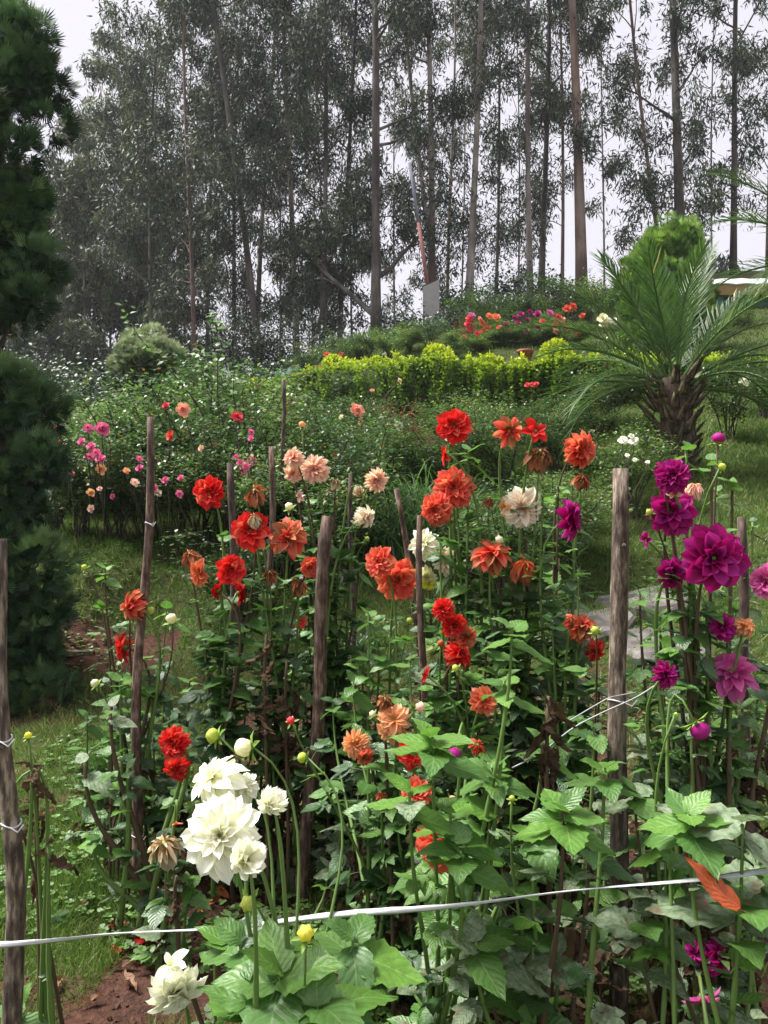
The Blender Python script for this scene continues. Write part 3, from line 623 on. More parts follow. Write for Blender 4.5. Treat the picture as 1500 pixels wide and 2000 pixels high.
# ------------------------------------------------------------------ netted fence with ivy, pole, shed
def leafcloud(b, ctr, sig, n, size, tone, tpl=(HED_V, HED_F), flat=.4):
    L_ = np.asarray(ctr) + rng.randn(n, 3) * np.asarray(sig); dirs = rng.randn(n, 3) * [1, 1, .6] + [0, -.3, -.2]
    b.inst(tpl[0], tpl[1], scal(frames(dirs, unit(n) * flat + [0, -.3, 1.]), rng.uniform(.7, 1.3, n) * size), L_, np.clip(tone + rng.randn(n) * .2, 0, 1))
def fence():
    line = [(430, 748, 22), (520, 730, 22), (600, 705, 22), (690, 690, 22.4), (760, 680, 22.6), (830, 640, 22.6), (870, 612, 23), (960, 600, 23.2), (1060, 597, 23.4), (1150, 590, 23.6), (1240, 582, 23.8), (1350, 570, 24)]
    pts = [P(*a) for a in line]; b0 = Vector((pts[4].x, pts[4].y, gz(pts[4].x, pts[4].y))); root = thing('netted_fence', 'teal green shade net fence overgrown with dark ivy along the ridge', 'fence', b0)
    iv = MB()
    for i, (a, c) in enumerate(zip(pts[:-1], pts[1:])):
        za, zc = gz(a.x, a.y) - .15, gz(c.x, c.y) - .15
        n = MB(); k = 6; f = np.linspace(0, 1, k); V = []
        for t in f:
            x, y = a.x + (c.x - a.x) * t, a.y + (c.y - a.y) * t; zt = a.z + (c.z - a.z) * t - .03 * math.sin(t * 3.1); zb = min(za + (zc - za) * t, zt - .4); w = .02 * math.sin(t * 9 + i)
            V += [[x, y + w, zb], [x, y - w, zt], [x, y + w + .012, zb], [x, y - w + .012, zt]]
        F = [[j * 4, j * 4 + 4, j * 4 + 5, j * 4 + 1] for j in range(k - 1)] + [[j * 4 + 2, j * 4 + 3, j * 4 + 7, j * 4 + 6] for j in range(k - 1)] + [[j * 4 + 1, j * 4 + 5, j * 4 + 7, j * 4 + 3] for j in range(k - 1)]
        n.add(np.array(V) - np.array(b0), F); n.build('net_panel', M['net'], root)
        p = MB(); p.tube([(a.x, a.y - .03, za - .2), (a.x, a.y - .03, a.z + .12)], .03, 6)
        p.v[0] -= np.array(b0); p.build('post', M['pole'], root)
        L = (c - a).length; cover = 1.0 if i >= 6 else (.12 if i in (1, 5) else .5)
        m = int(900 * L * cover); t = rng.rand(m); x = a.x + (c.x - a.x) * t; y = a.y + (c.y - a.y) * t; zt = a.z + (c.z - a.z) * t; zb = np.minimum(za + (zc - za) * t, zt - .4)
        cl = vnoise(x * 1.2, zt * 0 + i, 12)
        q = 1 - rng.rand(m) ** (1.0 if i >= 5 else 1.9) * np.where((i == 5), .55, 1.0) * (.5 + .6 * cl)
        Lc = np.stack([x, y - .06 - rng.rand(m) * (.12 + .25 * cl), zb + (zt - zb) * q + rng.randn(m) * .09 + .22 * cl * rng.rand(m)], 1)
        Mx = scal(frames(rng.randn(m, 3) * [1, .6, .8] + [0, -.3, -.4], unit(m) * .6 + [0, -1., .5]), rng.uniform(.07, .13, m))
        iv.inst(HED_V, HED_F, Mx, Lc - np.array(b0), np.clip(.35 + .3 * cl + rng.randn(m) * .2, 0, 1))
    struct(iv.build('ivy_leaves', M['ivy'], root), 'stuff')
fence()
def ivy_bush(px, py, d, r, n, label, mat='ivy', tone=.45, size=.12):
    q = P(px, py, d); b0 = Vector((q.x, q.y, gz(q.x, q.y))); root = thing('ivy_bush', label, 'bush', b0)
    b = MB(); c0 = q - b0
    for k in range(5): e = c0 + Vector(unit(1)[0]) * r * .6; b.tube(bez((0, 0, -.1), (0, 0, c0.z * .4), e * .8, e, 6), np.linspace(.03, .008, 6), 4, cap=False)
    b.build('stems', M['twig'], root)
    c = MB()
    for k in range(9): u = unit(1)[0] * [1, .8, .75]; leafcloud(c, np.array(c0) + u * r * .75, [r * .33] * 3, n // 9, size, tone + rd.uniform(-.2, .2))
    struct(c.build('leaves', M[mat], root), 'stuff')
for a in ((1000, 588, 24.6, 1.1, 2600, 'rounded ivy mound under the slim pale eucalyptus'), (1165, 600, 24, .8, 1500, 'low ivy mound at the foot of the thick reddish trunk'), (1075, 575, 25, .6, 1000, 'small ivy mound at the dark trunked eucalyptus foot'),
          (890, 600, 25, .7, 1200, 'leafy shrub at the foot of the straight pale eucalyptus'), (790, 640, 24, .7, 1100, 'thin leafy shrub between the stout forked tree and the pole'),
          (555, 690, 25.5, 1.1, 2400, 'dark bush at the foot of the grey eucalyptus'), (470, 700, 25.5, 1.2, 2600, 'olive bush at the foot of the leaning eucalyptus'), (660, 690, 24.5, .8, 1300, 'dark bush just above the small red roses'),
          (330, 745, 22, 1.2, 2600, 'dark bush under the brown trunked eucalyptus'), (180, 775, 20, 1.2, 2600, 'shadowy bush behind the pink roses'), (60, 770, 20, 1.3, 2600, 'shadowy bush behind the tall cypress'), (250, 770, 21, 1.0, 2200, 'shadowy bush behind the silver topiary stem')): ivy_bush(*a)

def painted_pole():
    a, c = P(846, 628, 24.4), P(800, 318, 24.4); root = thing('leaning_pole', 'leaning pole with faded blue and red paint beside the pale eucalyptus', 'pole', a)
    a2 = Vector((a.x, a.y, gz(a.x, a.y) - .2)); pts = [a2, a, a.lerp(c, .2), a.lerp(c, .62), c]
    for i, mt in ((0, 'pole'), (1, 'pole'), (2, 'redpaint'), (3, 'bluepaint')):
        b = MB(); b.tube([pts[i] - a, pts[i + 1] - a], .085 - .012 * i, 8); b.build('pole_section', M[mt], root)
    b = MB(); u = P(842, 592, 24.15) - a
    w, h = .26, .62
    V = [[sx * w / 1, sy * .02, sz * h + sx * .12] for sx in (-1, 1) for sy in (-1, 1) for sz in (-1, 1)]
    b.add(np.array(V) + np.array(u), [[0, 4, 5, 1], [2, 3, 7, 6], [0, 1, 3, 2], [4, 6, 7, 5], [1, 5, 7, 3], [0, 2, 6, 4]]); o = b.build('board', M['board'], root, smooth=False); o['label'] = 'blank weathered grey board'
painted_pole()
def box(b, x0, x1, y0, y1, z0, z1):
    V = [[x, y, z] for x in (x0, x1) for y in (y0, y1) for z in (z0, z1)]
    b.add(V, [[0, 4, 5, 1], [2, 3, 7, 6], [0, 1, 3, 2], [4, 6, 7, 5], [1, 5, 7, 3], [0, 2, 6, 4]])
def shed():
    d = 20; a = P(1398, 566, d); b0 = Vector((a.x, d, gz(a.x + 2, d))); root = thing('garden_shed', 'teal walled shed with white metal roof and yellow trim behind the palm', 'shed', b0)
    zt = a.z - b0.z; b = MB(); box(b, 0.2, 5, 0, 4, -.6, zt); b.build('wall', M['tealwall'], root, smooth=False)
    b = MB(); box(b, -.1, 5.2, -.32, -.12, zt - .22, zt + .02); b.build('trim', M['yellowtrim'], root, smooth=False)
    for k in range(10):
        x0 = -.15 + k * .53; b = MB(); V = []
        for (x, e) in ((x0, 0), (x0 + .26, .025), (x0 + .52, 0)):
            for (y, z) in ((-.35, zt + .06), (2.2, zt + .95)): V += [[x, y, z + e], [x, y, z + e - .025]]
        b.add(V, [[0, 4, 6, 2], [4, 8, 10, 6], [1, 3, 7, 5], [5, 7, 11, 9], [0, 1, 5, 4], [4, 5, 9, 8], [2, 6, 7, 3], [6, 10, 11, 7], [0, 2, 3, 1], [8, 9, 11, 10]]); b.build('roof_panel', M['roof'], root, smooth=False)
shed()
def grey_post():
    q = G(126, 13.5); t = P(126, 796, 13.5); b = MB(); h = t.z - q.z
    box(b, -.07, .07, -.07, .07, -.2, h); b.add([[-.09, -.09, h], [.09, -.09, h], [.09, .09, h], [-.09, .09, h], [0, 0, h + .06]], [[0, 1, 4], [1, 2, 4], [2, 3, 4], [3, 0, 4]])
    o = b.build('concrete_post', M['board'], smooth=False); o.location = q; tag(o, 'grey concrete post behind the pink rose bushes', 'post')
grey_post()

# ------------------------------------------------------------------ roses
def rose_flower_mesh(name, mt, seed):
    r = np.random.RandomState(seed); b = MB()
    for ring, (n, el, L, w) in enumerate(((6, 12, 1, .52), (6, 38, .85, .45), (5, 62, .7, .36), (3, 80, .55, .25))):
        for j in range(n):
            a = j / n * 6.283 + ring * .6 + r.uniform(-.2, .2); e = R(el + r.uniform(-8, 8)); s = L * r.uniform(.85, 1.1)
            d = np.array([math.cos(a) * math.cos(e), math.sin(a) * math.cos(e), math.sin(e)]); sd = np.array([-math.sin(a), math.cos(a), 0]); up = np.cross(d, sd) * -1
            up = np.array([-math.cos(a) * math.sin(e), -math.sin(a) * math.sin(e), math.cos(e)])
            V = [d * .05, d * s * .5 + sd * w * .8 + up * .12, d * s * .5 - sd * w * .8 + up * .12, d * s * .5 - up * .03, d * s * .95 + sd * w * .6 - up * .05, d * s * .95 - sd * w * .6 - up * .05, d * s * 1.02 - up * .1]
            b.add(V, [[0, 3, 1, 1][:3], [0, 2, 3]], [[.5, 0]] + [[.2, .5], [.8, .5], [.5, .5], [.3, .95], [.7, .95], [.5, 1]])
            k = b.n - 7; q = np.array([[k + 3, k + 6, k + 4, k + 1], [k + 2, k + 5, k + 6, k + 3]]); b.lp.append(q.ravel()); b.sz.append(np.array([4, 4])); b.mi.append(np.zeros(2))
    return b.mesh(name, mt)
RF = {k: [rose_flower_mesh('rose_' + k, PET[k], i) for i in range(2)] for k in ('rosepink', 'rosered', 'rosecoral', 'pink', 'peach', 'white', 'orange', 'magenta', 'tan', 'coral', 'pinkmag', 'cream')}
def bush_mesh(seed, kind, n=2300, r=.55, h=1.25, lsz=.05):
    """shared meshes of one rose bush: arching thorny canes and leaflets"""
    q = random.Random(seed); st = MB(); lf = MB(); ends = []
    for k in range(11):
        a = q.uniform(0, 6.283); rr = r * q.uniform(.25, 1.1); hh = h * q.uniform(.55, 1.05)
        p3 = (math.cos(a) * rr, math.sin(a) * rr, hh); pts = bez((q.gauss(0, .06), q.gauss(0, .06), -.1), (p3[0] * .2, p3[1] * .2, hh * .5), (p3[0] * .7, p3[1] * .7, hh * .8), p3, 9)
        st.tube(pts, np.linspace(.011, .004, 9), 4, cap=False)
        for j in range(5):
            i = q.randint(3, 8); s0 = pts[i]; e = s0 + np.array([q.gauss(0, .16), q.gauss(0, .16), q.uniform(.02, .22)]); st.tube(np.stack([s0, (s0 + e) / 2 + [0, 0, .03], e]), [.005, .004, .003], 3, cap=False); ends.append((s0, e))
        ends.append((pts[5], pts[8]))
    per = n // len(ends)
    for s0, e in ends:
        t = rng.rand(per, 1); L_ = s0 + (e - s0) * t + rng.randn(per, 3) * [.075, .075, .06]
        dirs = rng.randn(per, 3) * [1, 1, .5] + [0, 0, -.15]; Mx = scal(frames(dirs, unit(per) * .5 + [0, 0, 1.]), rng.uniform(.6, 1.3, per) * lsz)
        lf.inst(ROSE_V, ROSE_F, Mx, L_, np.clip(q.uniform(.2, .75) + rng.randn(per) * .2, 0, 1))
    return st.mesh('cane', M['twig']), lf.mesh('leaves', M[kind])
BM = {'rose': [bush_mesh(i, 'rose', 3000) for i in range(5)], 'rose_light': [bush_mesh(20 + i, 'rose_light', 3000) for i in range(4)], 'rose_red': [bush_mesh(40, 'rose_red', 900, .4, .9)]}
BUSHES = []
def bush(px, d, kind, k, s, label, group=None, cat='rose bush', name='rose_bush'):
    g = G(px, d); root = thing(name, label, cat, g, group); root.rotation_euler.z = 0
    st, lf = BM[kind][k % len(BM[kind])]; Mx = Matrix.Rotation(rd.uniform(0, 6.28), 4, 'Z') @ Matrix.Diagonal((max(s, .72 if px not in (1235, 1130) else .5) * 1.18, max(s, .72 if px not in (1235, 1130) else .5) * 1.18, s * rd.uniform(.92, 1.08), 1))
    place('canes', st, root, Mx); struct(place('leaves', lf, root, Mx), 'stuff'); BUSHES.append((root, px, d)); return root
def blooms(lst, dmin=0, dmax=99):
    """rose blooms: each becomes a part of the nearest bush"""
    for px, py, s, kind, d in lst:
        d = rd.uniform(6.2, 6.45) if (d < 12 and px < 520) else (d - .7 if 6 < d < 12 else (min(d, 16.9) if py < 672 else d - .9))
        if py < 672: s *= 1.25
        pos = P(px, py, d); root = min(BUSHES, key=lambda b: (b[0].location.x - pos.x) ** 2 + (b[0].location.y - pos.y) ** 2 * .6)[0]
        r = s / 2 / 1500 * d * 1.15; nrm = Vector((rd.gauss(0, .5), -1, rd.uniform(.1, .9))).normalized()
        q = nrm.to_track_quat('Z', 'Y').to_matrix().to_4x4() @ Matrix.Diagonal((r, r, r, 1)); q.translation = pos - root.location
        st = MB(); e = np.array(pos - root.location); b_ = np.array([e[0] * .75, e[1] * .75, max(e[2] - .45, .05)])
        place('flower', RF[kind][rd.randint(0, 1)], root, q)
        st.tube(bez(b_, b_ + [0, 0, .2], e - np.array(nrm) * .12 + [0, 0, -.08], e, 6), np.linspace(.006, .004, 6), 4); st.build('stem', M['twig'], root)
_k = 0
for px, d, kind, s, lb in ((95, 9.6, 'rose_light', 1.0, 'pale leaved rose bush with deep pink blooms next to the dark cypress'), (165, 8.6, 'rose_light', 1.05, 'rose bush crowded with hot pink clusters beside the cypress'), (215, 9.8, 'rose_light', 1.1, 'rose bush with pink blooms in front of the silver topiary'), (255, 8.4, 'rose', 1.0, 'rose bush with sparse bare canes left of the tallest stake'),
        (320, 9.0, 'rose_light', 1.05, 'rose bush with small pink blooms just right of the tallest stake'), (350, 10.5, 'rose', 1.2, 'rose bush carrying one large coral bloom near the topiary'), (400, 8.6, 'rose', 1.15, 'dark rose bush behind the red dahlia by the twin stakes'), (455, 9.6, 'rose', 1.25, 'dark rose bush with one crimson bloom'), (485, 8.2, 'rose_light', .95, 'rose bush with a pink cluster between two short stakes'),
        (545, 9.5, 'rose', 1.1, 'dark rose bush behind the thin mossy stake'), (600, 10.6, 'rose', 1.1, 'dark rose bush with a faded pink bloom behind the pale pink dahlia'), (655, 9.3, 'rose', 1.0, 'dark rose bush with a single magenta bud'), (700, 10.8, 'rose', 1.05, 'rose bush topped by a pale coral bloom'), (560, 12, 'rose', 1.1, 'rose bush close below the low end of the golden hedge'),
        (640, 12.6, 'rose', 1.05, 'rose bush below the first rounded knob of the hedge'), (770, 10.2, 'rose_red', 1.1, 'low red leaved rose bush by the bare soil'), (720, 9.2, 'rose', .8, 'low rose bush behind the arching border grass'), (840, 8.4, 'rose', .75, 'low rose bush behind the deep red dahlia'), (900, 11, 'rose', .95, 'rose bush between the red dahlia and the hedge'), (950, 10, 'rose', 1.0, 'broad dark rose bush behind the orange dahlia'),
        (1010, 11.0, 'rose', 1.05, 'dark rose bush with small red blooms before the hedge'), (1060, 10.2, 'rose', 1.0, 'dark rose bush behind the withered dahlia head'), (1110, 11.4, 'rose', 1.0, 'dark rose bush between the hedge knob and palm'), (1130, 9.4, 'rose', .6, 'small rose bush on the lawn behind the coral dahlia'), (1190, 12, 'rose', .95, 'rose bush half covered by the lowest palm fronds'), (1235, 7.6, 'rose_light', .72, 'small bush of white roses before the palm trunk'),
        (1420, 10.5, 'rose', .8, 'dark rose bush under the palm fronds on the lawn'), (1490, 11.5, 'rose', .8, 'rose bush at the lawn edge under the drooping fronds'), (800, 11.4, 'rose_red', .7, 'wispy reddish rose shoots on the bare soil'), (850, 9.6, 'rose_red', .7, 'coppery young rose bush beside the white bud')):
    bush(px, d, kind, _k, s * (1.0 if px < 500 or px > 1140 else (.40 if d > 10.9 else .62)), lb); _k += 1
for i, (px, d) in enumerate(((580, 8.2), (620, 8.6), (680, 8.0), (740, 8.2), (800, 8.8), (870, 8.0), (930, 8.8), (990, 8.2), (520, 11), (600, 10.8), (670, 10.9), (730, 10.6), (860, 10.8), (930, 10.9), (980, 10.6), (1050, 11), (1110, 10.8), (1160, 11), (530, 8.4), (1080, 8.8))):
    bush(px, d + .5, 'rose' if i % 3 else 'rose_light', _k, (.52 if d < 10 else .36) * rd.uniform(.55, 1.45), 'low bloomless rose bush in the rows below the golden hedge', 'bloomless roses below the hedge'); _k += 1
for i, (px, d) in enumerate(((120, 8.2), (190, 9.4), (240, 10.6), (290, 9.6), (300, 8.2), (360, 8.2), (430, 10.4), (380, 9.6), (140, 10.6), (70, 8.6), (510, 10.4))):
    bush(px, d + .9, 'rose_light' if i % 3 else 'rose', _k, .9, 'bloomless rose bush among the pink flowering ones', 'bloomless roses among the pink ones'); _k += 1
for i, (px, d) in enumerate(((500, 7.2), (560, 7.4), (620, 7.0), (680, 7.3), (600, 6.5), (540, 6.6), (1040, 7.4), (1080, 7.7))):
    bush(px, d, 'rose_light' if i % 2 else 'rose', _k, rd.uniform(.25, .6), 'small bloomless rose bush on the grass right behind the dahlias', 'bloomless roses right behind the dahlias'); _k += 1
for i, (px, d, s_) in enumerate(((105, 7.3, .8), (160, 7.1, .75), (225, 7.2, .7), (290, 7.3, .75), (345, 7.1, .65), (395, 7.2, .85), (450, 7.0, .8), (500, 6.5, .7), (555, 6.2, .7), (610, 6.6, .75), (670, 6.2, .65), (715, 6.8, .7), (470, 5.9, .5), (930, 6.4, .6), (985, 6.0, .65), (1050, 6.5, .6), (1110, 6.9, .5))):
    bush(px, d, 'rose_light' if i % 3 == 1 else 'rose', _k, s_, 'leafy bloomless rose bush at the edge of the grassy bank', 'bloomless roses along the bank'); _k += 1
# upper terrace
for px, d, kind, s, lb in ((925, 19.5, 'rose', 1.35, 'terrace dahlia bush with crimson blooms near the fence post'), (965, 20, 'rose', 1.4, 'terrace dahlia bush with orange blooms'), (1015, 20.4, 'rose', 1.4, 'terrace dahlia bush with dark wine blooms'), (1070, 20.4, 'rose', 1.45, 'terrace dahlia bush topped by one lilac bloom'), (1120, 20, 'rose', 1.45, 'terrace dahlia bush with scarlet blooms beside the palm'), (1185, 19, 'rose_light', 1.4, 'terrace bush with pale yellow blooms behind palm fronds'),
        (910, 17.4, 'rose_red', .8, 'dark red leaved plant standing behind the hedge'), (960, 17.2, 'rose_light', .62, 'low light green shrub behind the potted succulent'), (1080, 17.6, 'rose_light', .7, 'low light green shrub behind the terracotta pot'), (655, 19.5, 'rose', .85, 'rose bush with three scarlet blooms below the netted fence'), (755, 19.2, 'rose', .8, 'rose bush with white blooms below the netted fence'), (720, 18.2, 'rose_light', .7, 'rose bush with pale pink blooms behind the hedge'), (800, 18.4, 'rose_light', .7, 'rose bush with small lilac blooms behind the hedge knob'), (590, 19.5, 'rose', .8, 'rose bush at the fence foot near the low hedge end')):
    bush(px, d, kind, _k, s * .68, lb); _k += 1
for i, (px, d) in enumerate(((640, 20.5), (690, 21), (700, 18.6), (890, 17.0), (1000, 17.0), (1060, 16.8), (940, 18.2), (1000, 18.2), (1040, 18.8), (1130, 18), (940, 21), (990, 21.6), (1050, 22), (1150, 21), (1220, 18), (1260, 17.2), (1400, 17), (1460, 17.5), (780, 20.5), (1110, 22), (1120, 16.6), (800, 17.6), (840, 17.4), (880, 16.1), (930, 16.5), (985, 16.7), (1040, 16.6), (760, 17.2), (700, 17.6))):
    bush(px, d, 'rose_light' if i % 3 == 0 else 'rose', _k, .42 if px < 870 or d > 18.5 else .27, 'low bloomless shrub filling the terrace between hedge and ridge fence', 'bloomless terrace shrubs', 'shrub', 'terrace_shrub'); _k += 1
pk, rr_, rc, pe, wh = 'rosepink', 'rosered', 'rosecoral', 'peach', 'white'
blooms([(113, 843, 25, pk, 9.3), (200, 838, 28, pk, 9.5), (172, 837, 18, pk, 9.5), (113, 865, 15, pk, 9.3), (159, 863, 15, pk, 8.3), (178, 873, 18, pk, 8.3), (188, 885, 17, pk, 8.3), (175, 893, 17, pk, 8.2), (197, 897, 21, pk, 8.2), (205, 843, 16, pk, 9.4), (272, 897, 13, pk, 8.1), (273, 915, 17, pk, 8.1), (247, 920, 13, pe, 8.1), (197, 917, 19, pe, 8.2), (323, 938, 15, pk, 8.6), (353, 934, 13, pk, 8.4), (263, 943, 16, 'pink', 8.0), (177, 962, 16, pe, 8.2), (195, 955, 11, 'pink', 8.2), (220, 970, 11, pk, 8), (302, 953, 13, pk, 8.6), (178, 994, 15, 'pink', 8.2), (308, 963, 16, 'tan', 8.6), (125, 870, 12, 'pink', 9.2), (100, 905, 12, 'pink', 9.2), (140, 925, 12, pk, 8.4),
        (324, 793, 15, rr_, 10.0), (358, 801, 26, rc, 10.0), (334, 851, 22, 'coral', 8.8), (463, 815, 24, rr_, 9.2), (393, 876, 13, 'pink', 8.2), (482, 912, 20, pk, 7.9), (470, 905, 16, pk, 7.9), (490, 845, 13, pk, 8.0), (490, 857, 12, pk, 8.0), (492, 900, 17, pk, 7.9), (462, 893, 13, pk, 8), (478, 925, 15, pk, 7.9), (350, 965, 14, pk, 8.2), (697, 804, 29, rc, 10.4), (628, 846, 17, 'tan', 10.2), (653, 892, 15, rr_, 9.0), (667, 815, 11, 'cream', 10.4), (704, 826, 12, 'peach', 10.4), (778, 832, 17, wh, 9.3), (592, 831, 13, 'cream', 9.6),
        (639, 694, 14, 'coral', 19), (666, 695, 15, 'coral', 19), (637, 707, 13, 'coral', 19), (669, 724, 9, 'orange', 18.5), (752, 693, 12, wh, 18.8), (768, 682, 8, wh, 19), (776, 711, 10, 'pink', 18), (727, 763, 9, pe, 13), (780, 744, 10, 'pink', 14), (721, 716, 9, 'pink', 17.8), (745, 720, 9, 'pinkmag', 18), (605, 740, 8, 'pinkmag', 17.5), (1040, 752, 12, 'coral', 10.6), (1030, 752, 11, rr_, 10.6), (1047, 751, 11, rr_, 10.6),
        (918, 621, 13, rr_, 19), (921, 617, 11, 'pinkmag', 19), (915, 632, 13, rr_, 19), (918, 643, 12, rr_, 19), (937, 625, 11, 'rosecoral', 19.4), (956, 619, 13, 'orange', 19.4), (969, 621, 13, 'orange', 19.4), (952, 642, 13, 'orange', 19.3), (945, 646, 12, 'coral', 19.3), (942, 632, 10, 'orange', 19.4), (906, 660, 10, rr_, 18.6), (988, 635, 11, 'magenta', 19.8), (1012, 632, 12, 'magenta', 19.8), (1014, 640, 11, 'magenta', 19.8), (1018, 615, 11, 'magenta', 20), (1050, 614, 12, 'magenta', 20), (1074, 613, 13, 'pinkmag', 20), (1108, 603, 13, 'coral', 19.6), (1119, 600, 13, 'coral', 19.6), (1090, 620, 12, rr_, 19.6), (1097, 626, 13, 'rosecoral', 19.6), (1085, 634, 11, rr_, 19.6), (1062, 657, 14, 'pinkmag', 19.4), (1000, 675, 10, rr_, 18.4), (968, 655, 9, 'tan', 19), (1030, 625, 9, 'magenta', 19.6),
        (932, 652, 10, rr_, 16.6), (975, 640, 9, 'coral', 16.6), (995, 650, 9, 'magenta', 16.6), (1028, 648, 10, 'pinkmag', 16.6), (1050, 640, 10, 'magenta', 16.6), (1085, 648, 10, 'rosecoral', 16.6), (1105, 640, 11, 'coral', 16.6), (1128, 655, 9, rr_, 16.6), (1005, 622, 10, 'magenta', 16.6), (1035, 610, 10, 'magenta', 16.6), (1060, 628, 10, rr_, 16.6),
        (1178, 622, 17, 'cream', 18.2), (1195, 628, 17, wh, 18.2), (1180, 635, 14, 'cream', 18.2), (1138, 617, 10, 'coral', 19), (1217, 860, 18, wh, 7.4), (1238, 862, 20, wh, 7.4), (1233, 852, 12, wh, 7.4), (1225, 890, 9, wh, 7.3), (1240, 898, 9, wh, 7.3), (1265, 903, 9, wh, 7.3), (1455, 745, 18, wh, 10.2)])
# long bright shoot of a climbing rose over the topiary
def climber():
    g = G(420, 7.8); root = thing('climbing_rose', 'long arching rose shoots with bright round leaves crossing before the topiary', 'rose bush', g)
    b = MB(); lm = MB(); lf = leaf_t(.36)
    for pp in ([(420, 960), (395, 800), (330, 720), (272, 660), (238, 600)], [(440, 960), (425, 780), (425, 650), (418, 610)], [(410, 960), (440, 830), (400, 740), (385, 690)], [(430, 960), (470, 840), (455, 770), (458, 720)]):
        q = np.array([P(x, y, 7.3) for x, y in pp]) - np.array(g); t = np.linspace(0, len(q) - 1, 26)
        path = np.stack([np.interp(t, np.arange(len(q)), q[:, k]) for k in range(3)], 1); path[1:-1] = (path[:-2] + path[1:-1] * 2 + path[2:]) / 4; path[0] = (0, 0, -.05)
        b.tube(path, np.linspace(.009, .003, 26), 4, cap=False)
        for i in range(8, 26):
            for k in range(3):
                n = 1; dirs = rng.randn(1, 3) * [1, .6, .4]; lm.inst(lf[0], lf[1], scal(frames(dirs, unit(1) * .5 + [0, -.6, .8]), rng.uniform(.045, .08, 1)), (path[i] + rng.randn(3) * .03)[None], rng.uniform(.3, 1, 1))
    b.build('canes', M['twig'], root); struct(lm.build('leaves', M['weed'], root), 'stuff')
climber()

# ------------------------------------------------------------------ pots on the terrace
def pot(px, py, d, r, h, label, plant):
    t = P(px, py, d); g = Vector((t.x, t.y, max(gz(t.x, t.y), t.z - h))); root = thing('terracotta_pot', label, 'pot', Vector((t.x, t.y, t.z - h)))
    prof = [(0, 0), (r * .72, 0), (r * .95, h * .82), (r * 1.08, h * .84), (r * 1.08, h), (r * .95, h), (r * .92, h * .9), (0, h * .88)]
    b = MB(); n = 18; V = [[p[0] * math.cos(a), p[0] * math.sin(a), p[1]] for p in prof for a in np.arange(n) / n * 6.283]
    b.add(V, [[i * n + j, i * n + (j + 1) % n, (i + 1) * n + (j + 1) % n, (i + 1) * n + j] for i in range(6) for j in range(n)]); b.build('pot_body', M['pot'], root)
    s = MB(); s.add([[r * .93 * math.cos(a), r * .93 * math.sin(a), h * .9] for a in np.arange(n) / n * 6.283] + [[0, 0, h * .93]], [[j, (j + 1) % n, n] for j in range(n)]); s.build('soil', M['potdirt'], root)
    pl = thing('succulent' if plant else 'potted_seedling', label.replace('terracotta pot', 'pot').split(' with ')[0] + (' holds this pale rosette succulent' if plant else ' holds this small dry seedling'), 'plant', Vector((t.x, t.y, t.z - h * .1)))
    sb = MB(); sb.add([[-.25, 0, 0], [.25, 0, 0], [.42, .55, .08], [-.42, .55, .08], [0, 1, .2], [0, .5, -.1]], [[0, 1, 5], [1, 2, 5], [2, 4, 5], [4, 3, 5], [3, 0, 5]]); sm = sb.mesh('leaf', M['succulent'] if plant else M['dry'])
    for k in range(16):
        a = k * 2.4; e = R(15 + k * 4); dr = Vector((math.cos(a) * math.cos(e), math.sin(a) * math.cos(e), math.sin(e)))
        place('leaf', sm, pl, mat4(dr * .02, dr, (0, 0, 1), (r * 1.1 if plant else r * .55) * (1 - k * .03)))
pot(1026, 684, 14.7, .15, .30, 'round terracotta pot with rim standing behind the hedge', False)
pot(972, 706, 14.8, .16, .16, 'low terracotta pot with a rosette plant behind the hedge', True)

# ------------------------------------------------------------------ stakes, twine and wire
def stake(x0, y0, x1, d, w0, w1, mt, label, y1=None, d1=None, ties=(), bend=.018):
    """from its top (x0,y0) down to its foot at column x1 on the ground"""
    t = P(x0, y0, d); d1 = d1 or d; f = Vector((X_of(x1, d1), d1, 0)); f.z = gz(f.x, f.y) - .12
    root = thing('wooden_stake', label, 'stake', Vector((f.x, f.y, f.z + .12))); o = np.array(root.location)
    n = 16; s = np.linspace(0, 1, n); a, c = np.array(f), np.array(t); L = np.linalg.norm(c - a)
    pts = a + (c - a) * s[:, None]; ph = rd.uniform(0, 6); pts[:, 0] += bend * np.sin(s * 7 + ph) * np.sin(s * 3.14); pts[:, 1] += bend * np.cos(s * 6 + ph) * np.sin(s * 3.14)
    ra = np.linspace(w1, w0, n) / 2 / 1500 * d * (1 + rng.randn(n) * .03); ra[-1] *= .88
    b = MB(); b.tube(pts - o, ra, 10, jit=.045)
    for k in range(4):
        i = rd.randint(3, n - 3); an = rd.uniform(3.5, 6); u = np.array([math.cos(an), math.sin(an), .5]); p = pts[i] - o
        b.tube(np.stack([p + u * ra[i] * .5, p + u * ra[i] * 1.16]), [ra[i] * .4, ra[i] * .22], 6)
    b.build('pole', M[mt], root)
    for py in ties:
        q = (CAMZ + (1000 - py) / 1500 * d - a[2]) / (c[2] - a[2]); i = min(max(q, 0), 1) * (n - 1); p = np.array([np.interp(i, np.arange(n), pts[:, k]) for k in range(3)]) - o; r = np.interp(i, np.arange(n), ra) * 1.06
        tb = MB(); an = np.linspace(0, 6.283, 15); tb.tube(np.stack([p[0] + r * np.cos(an), p[1] + r * np.sin(an), p[2] + .004 * np.sin(an * 2)], 1), .0022, 5, cap=False)
        tb.tube(np.stack([p + [r * .3, -r, 0], p + [r * 1.2, -r * 1.1, -.012], p + [r * 1.8, -r, .006]]), .0018, 4)
        tb.build('tie', M['string'], root)
    return root
stake(0, 1053, 24, 1.9, 30, 42, 'stake_grey', 'thick weathered stake beside the dark cypress, tied with white twine', ties=(1440, 1608))
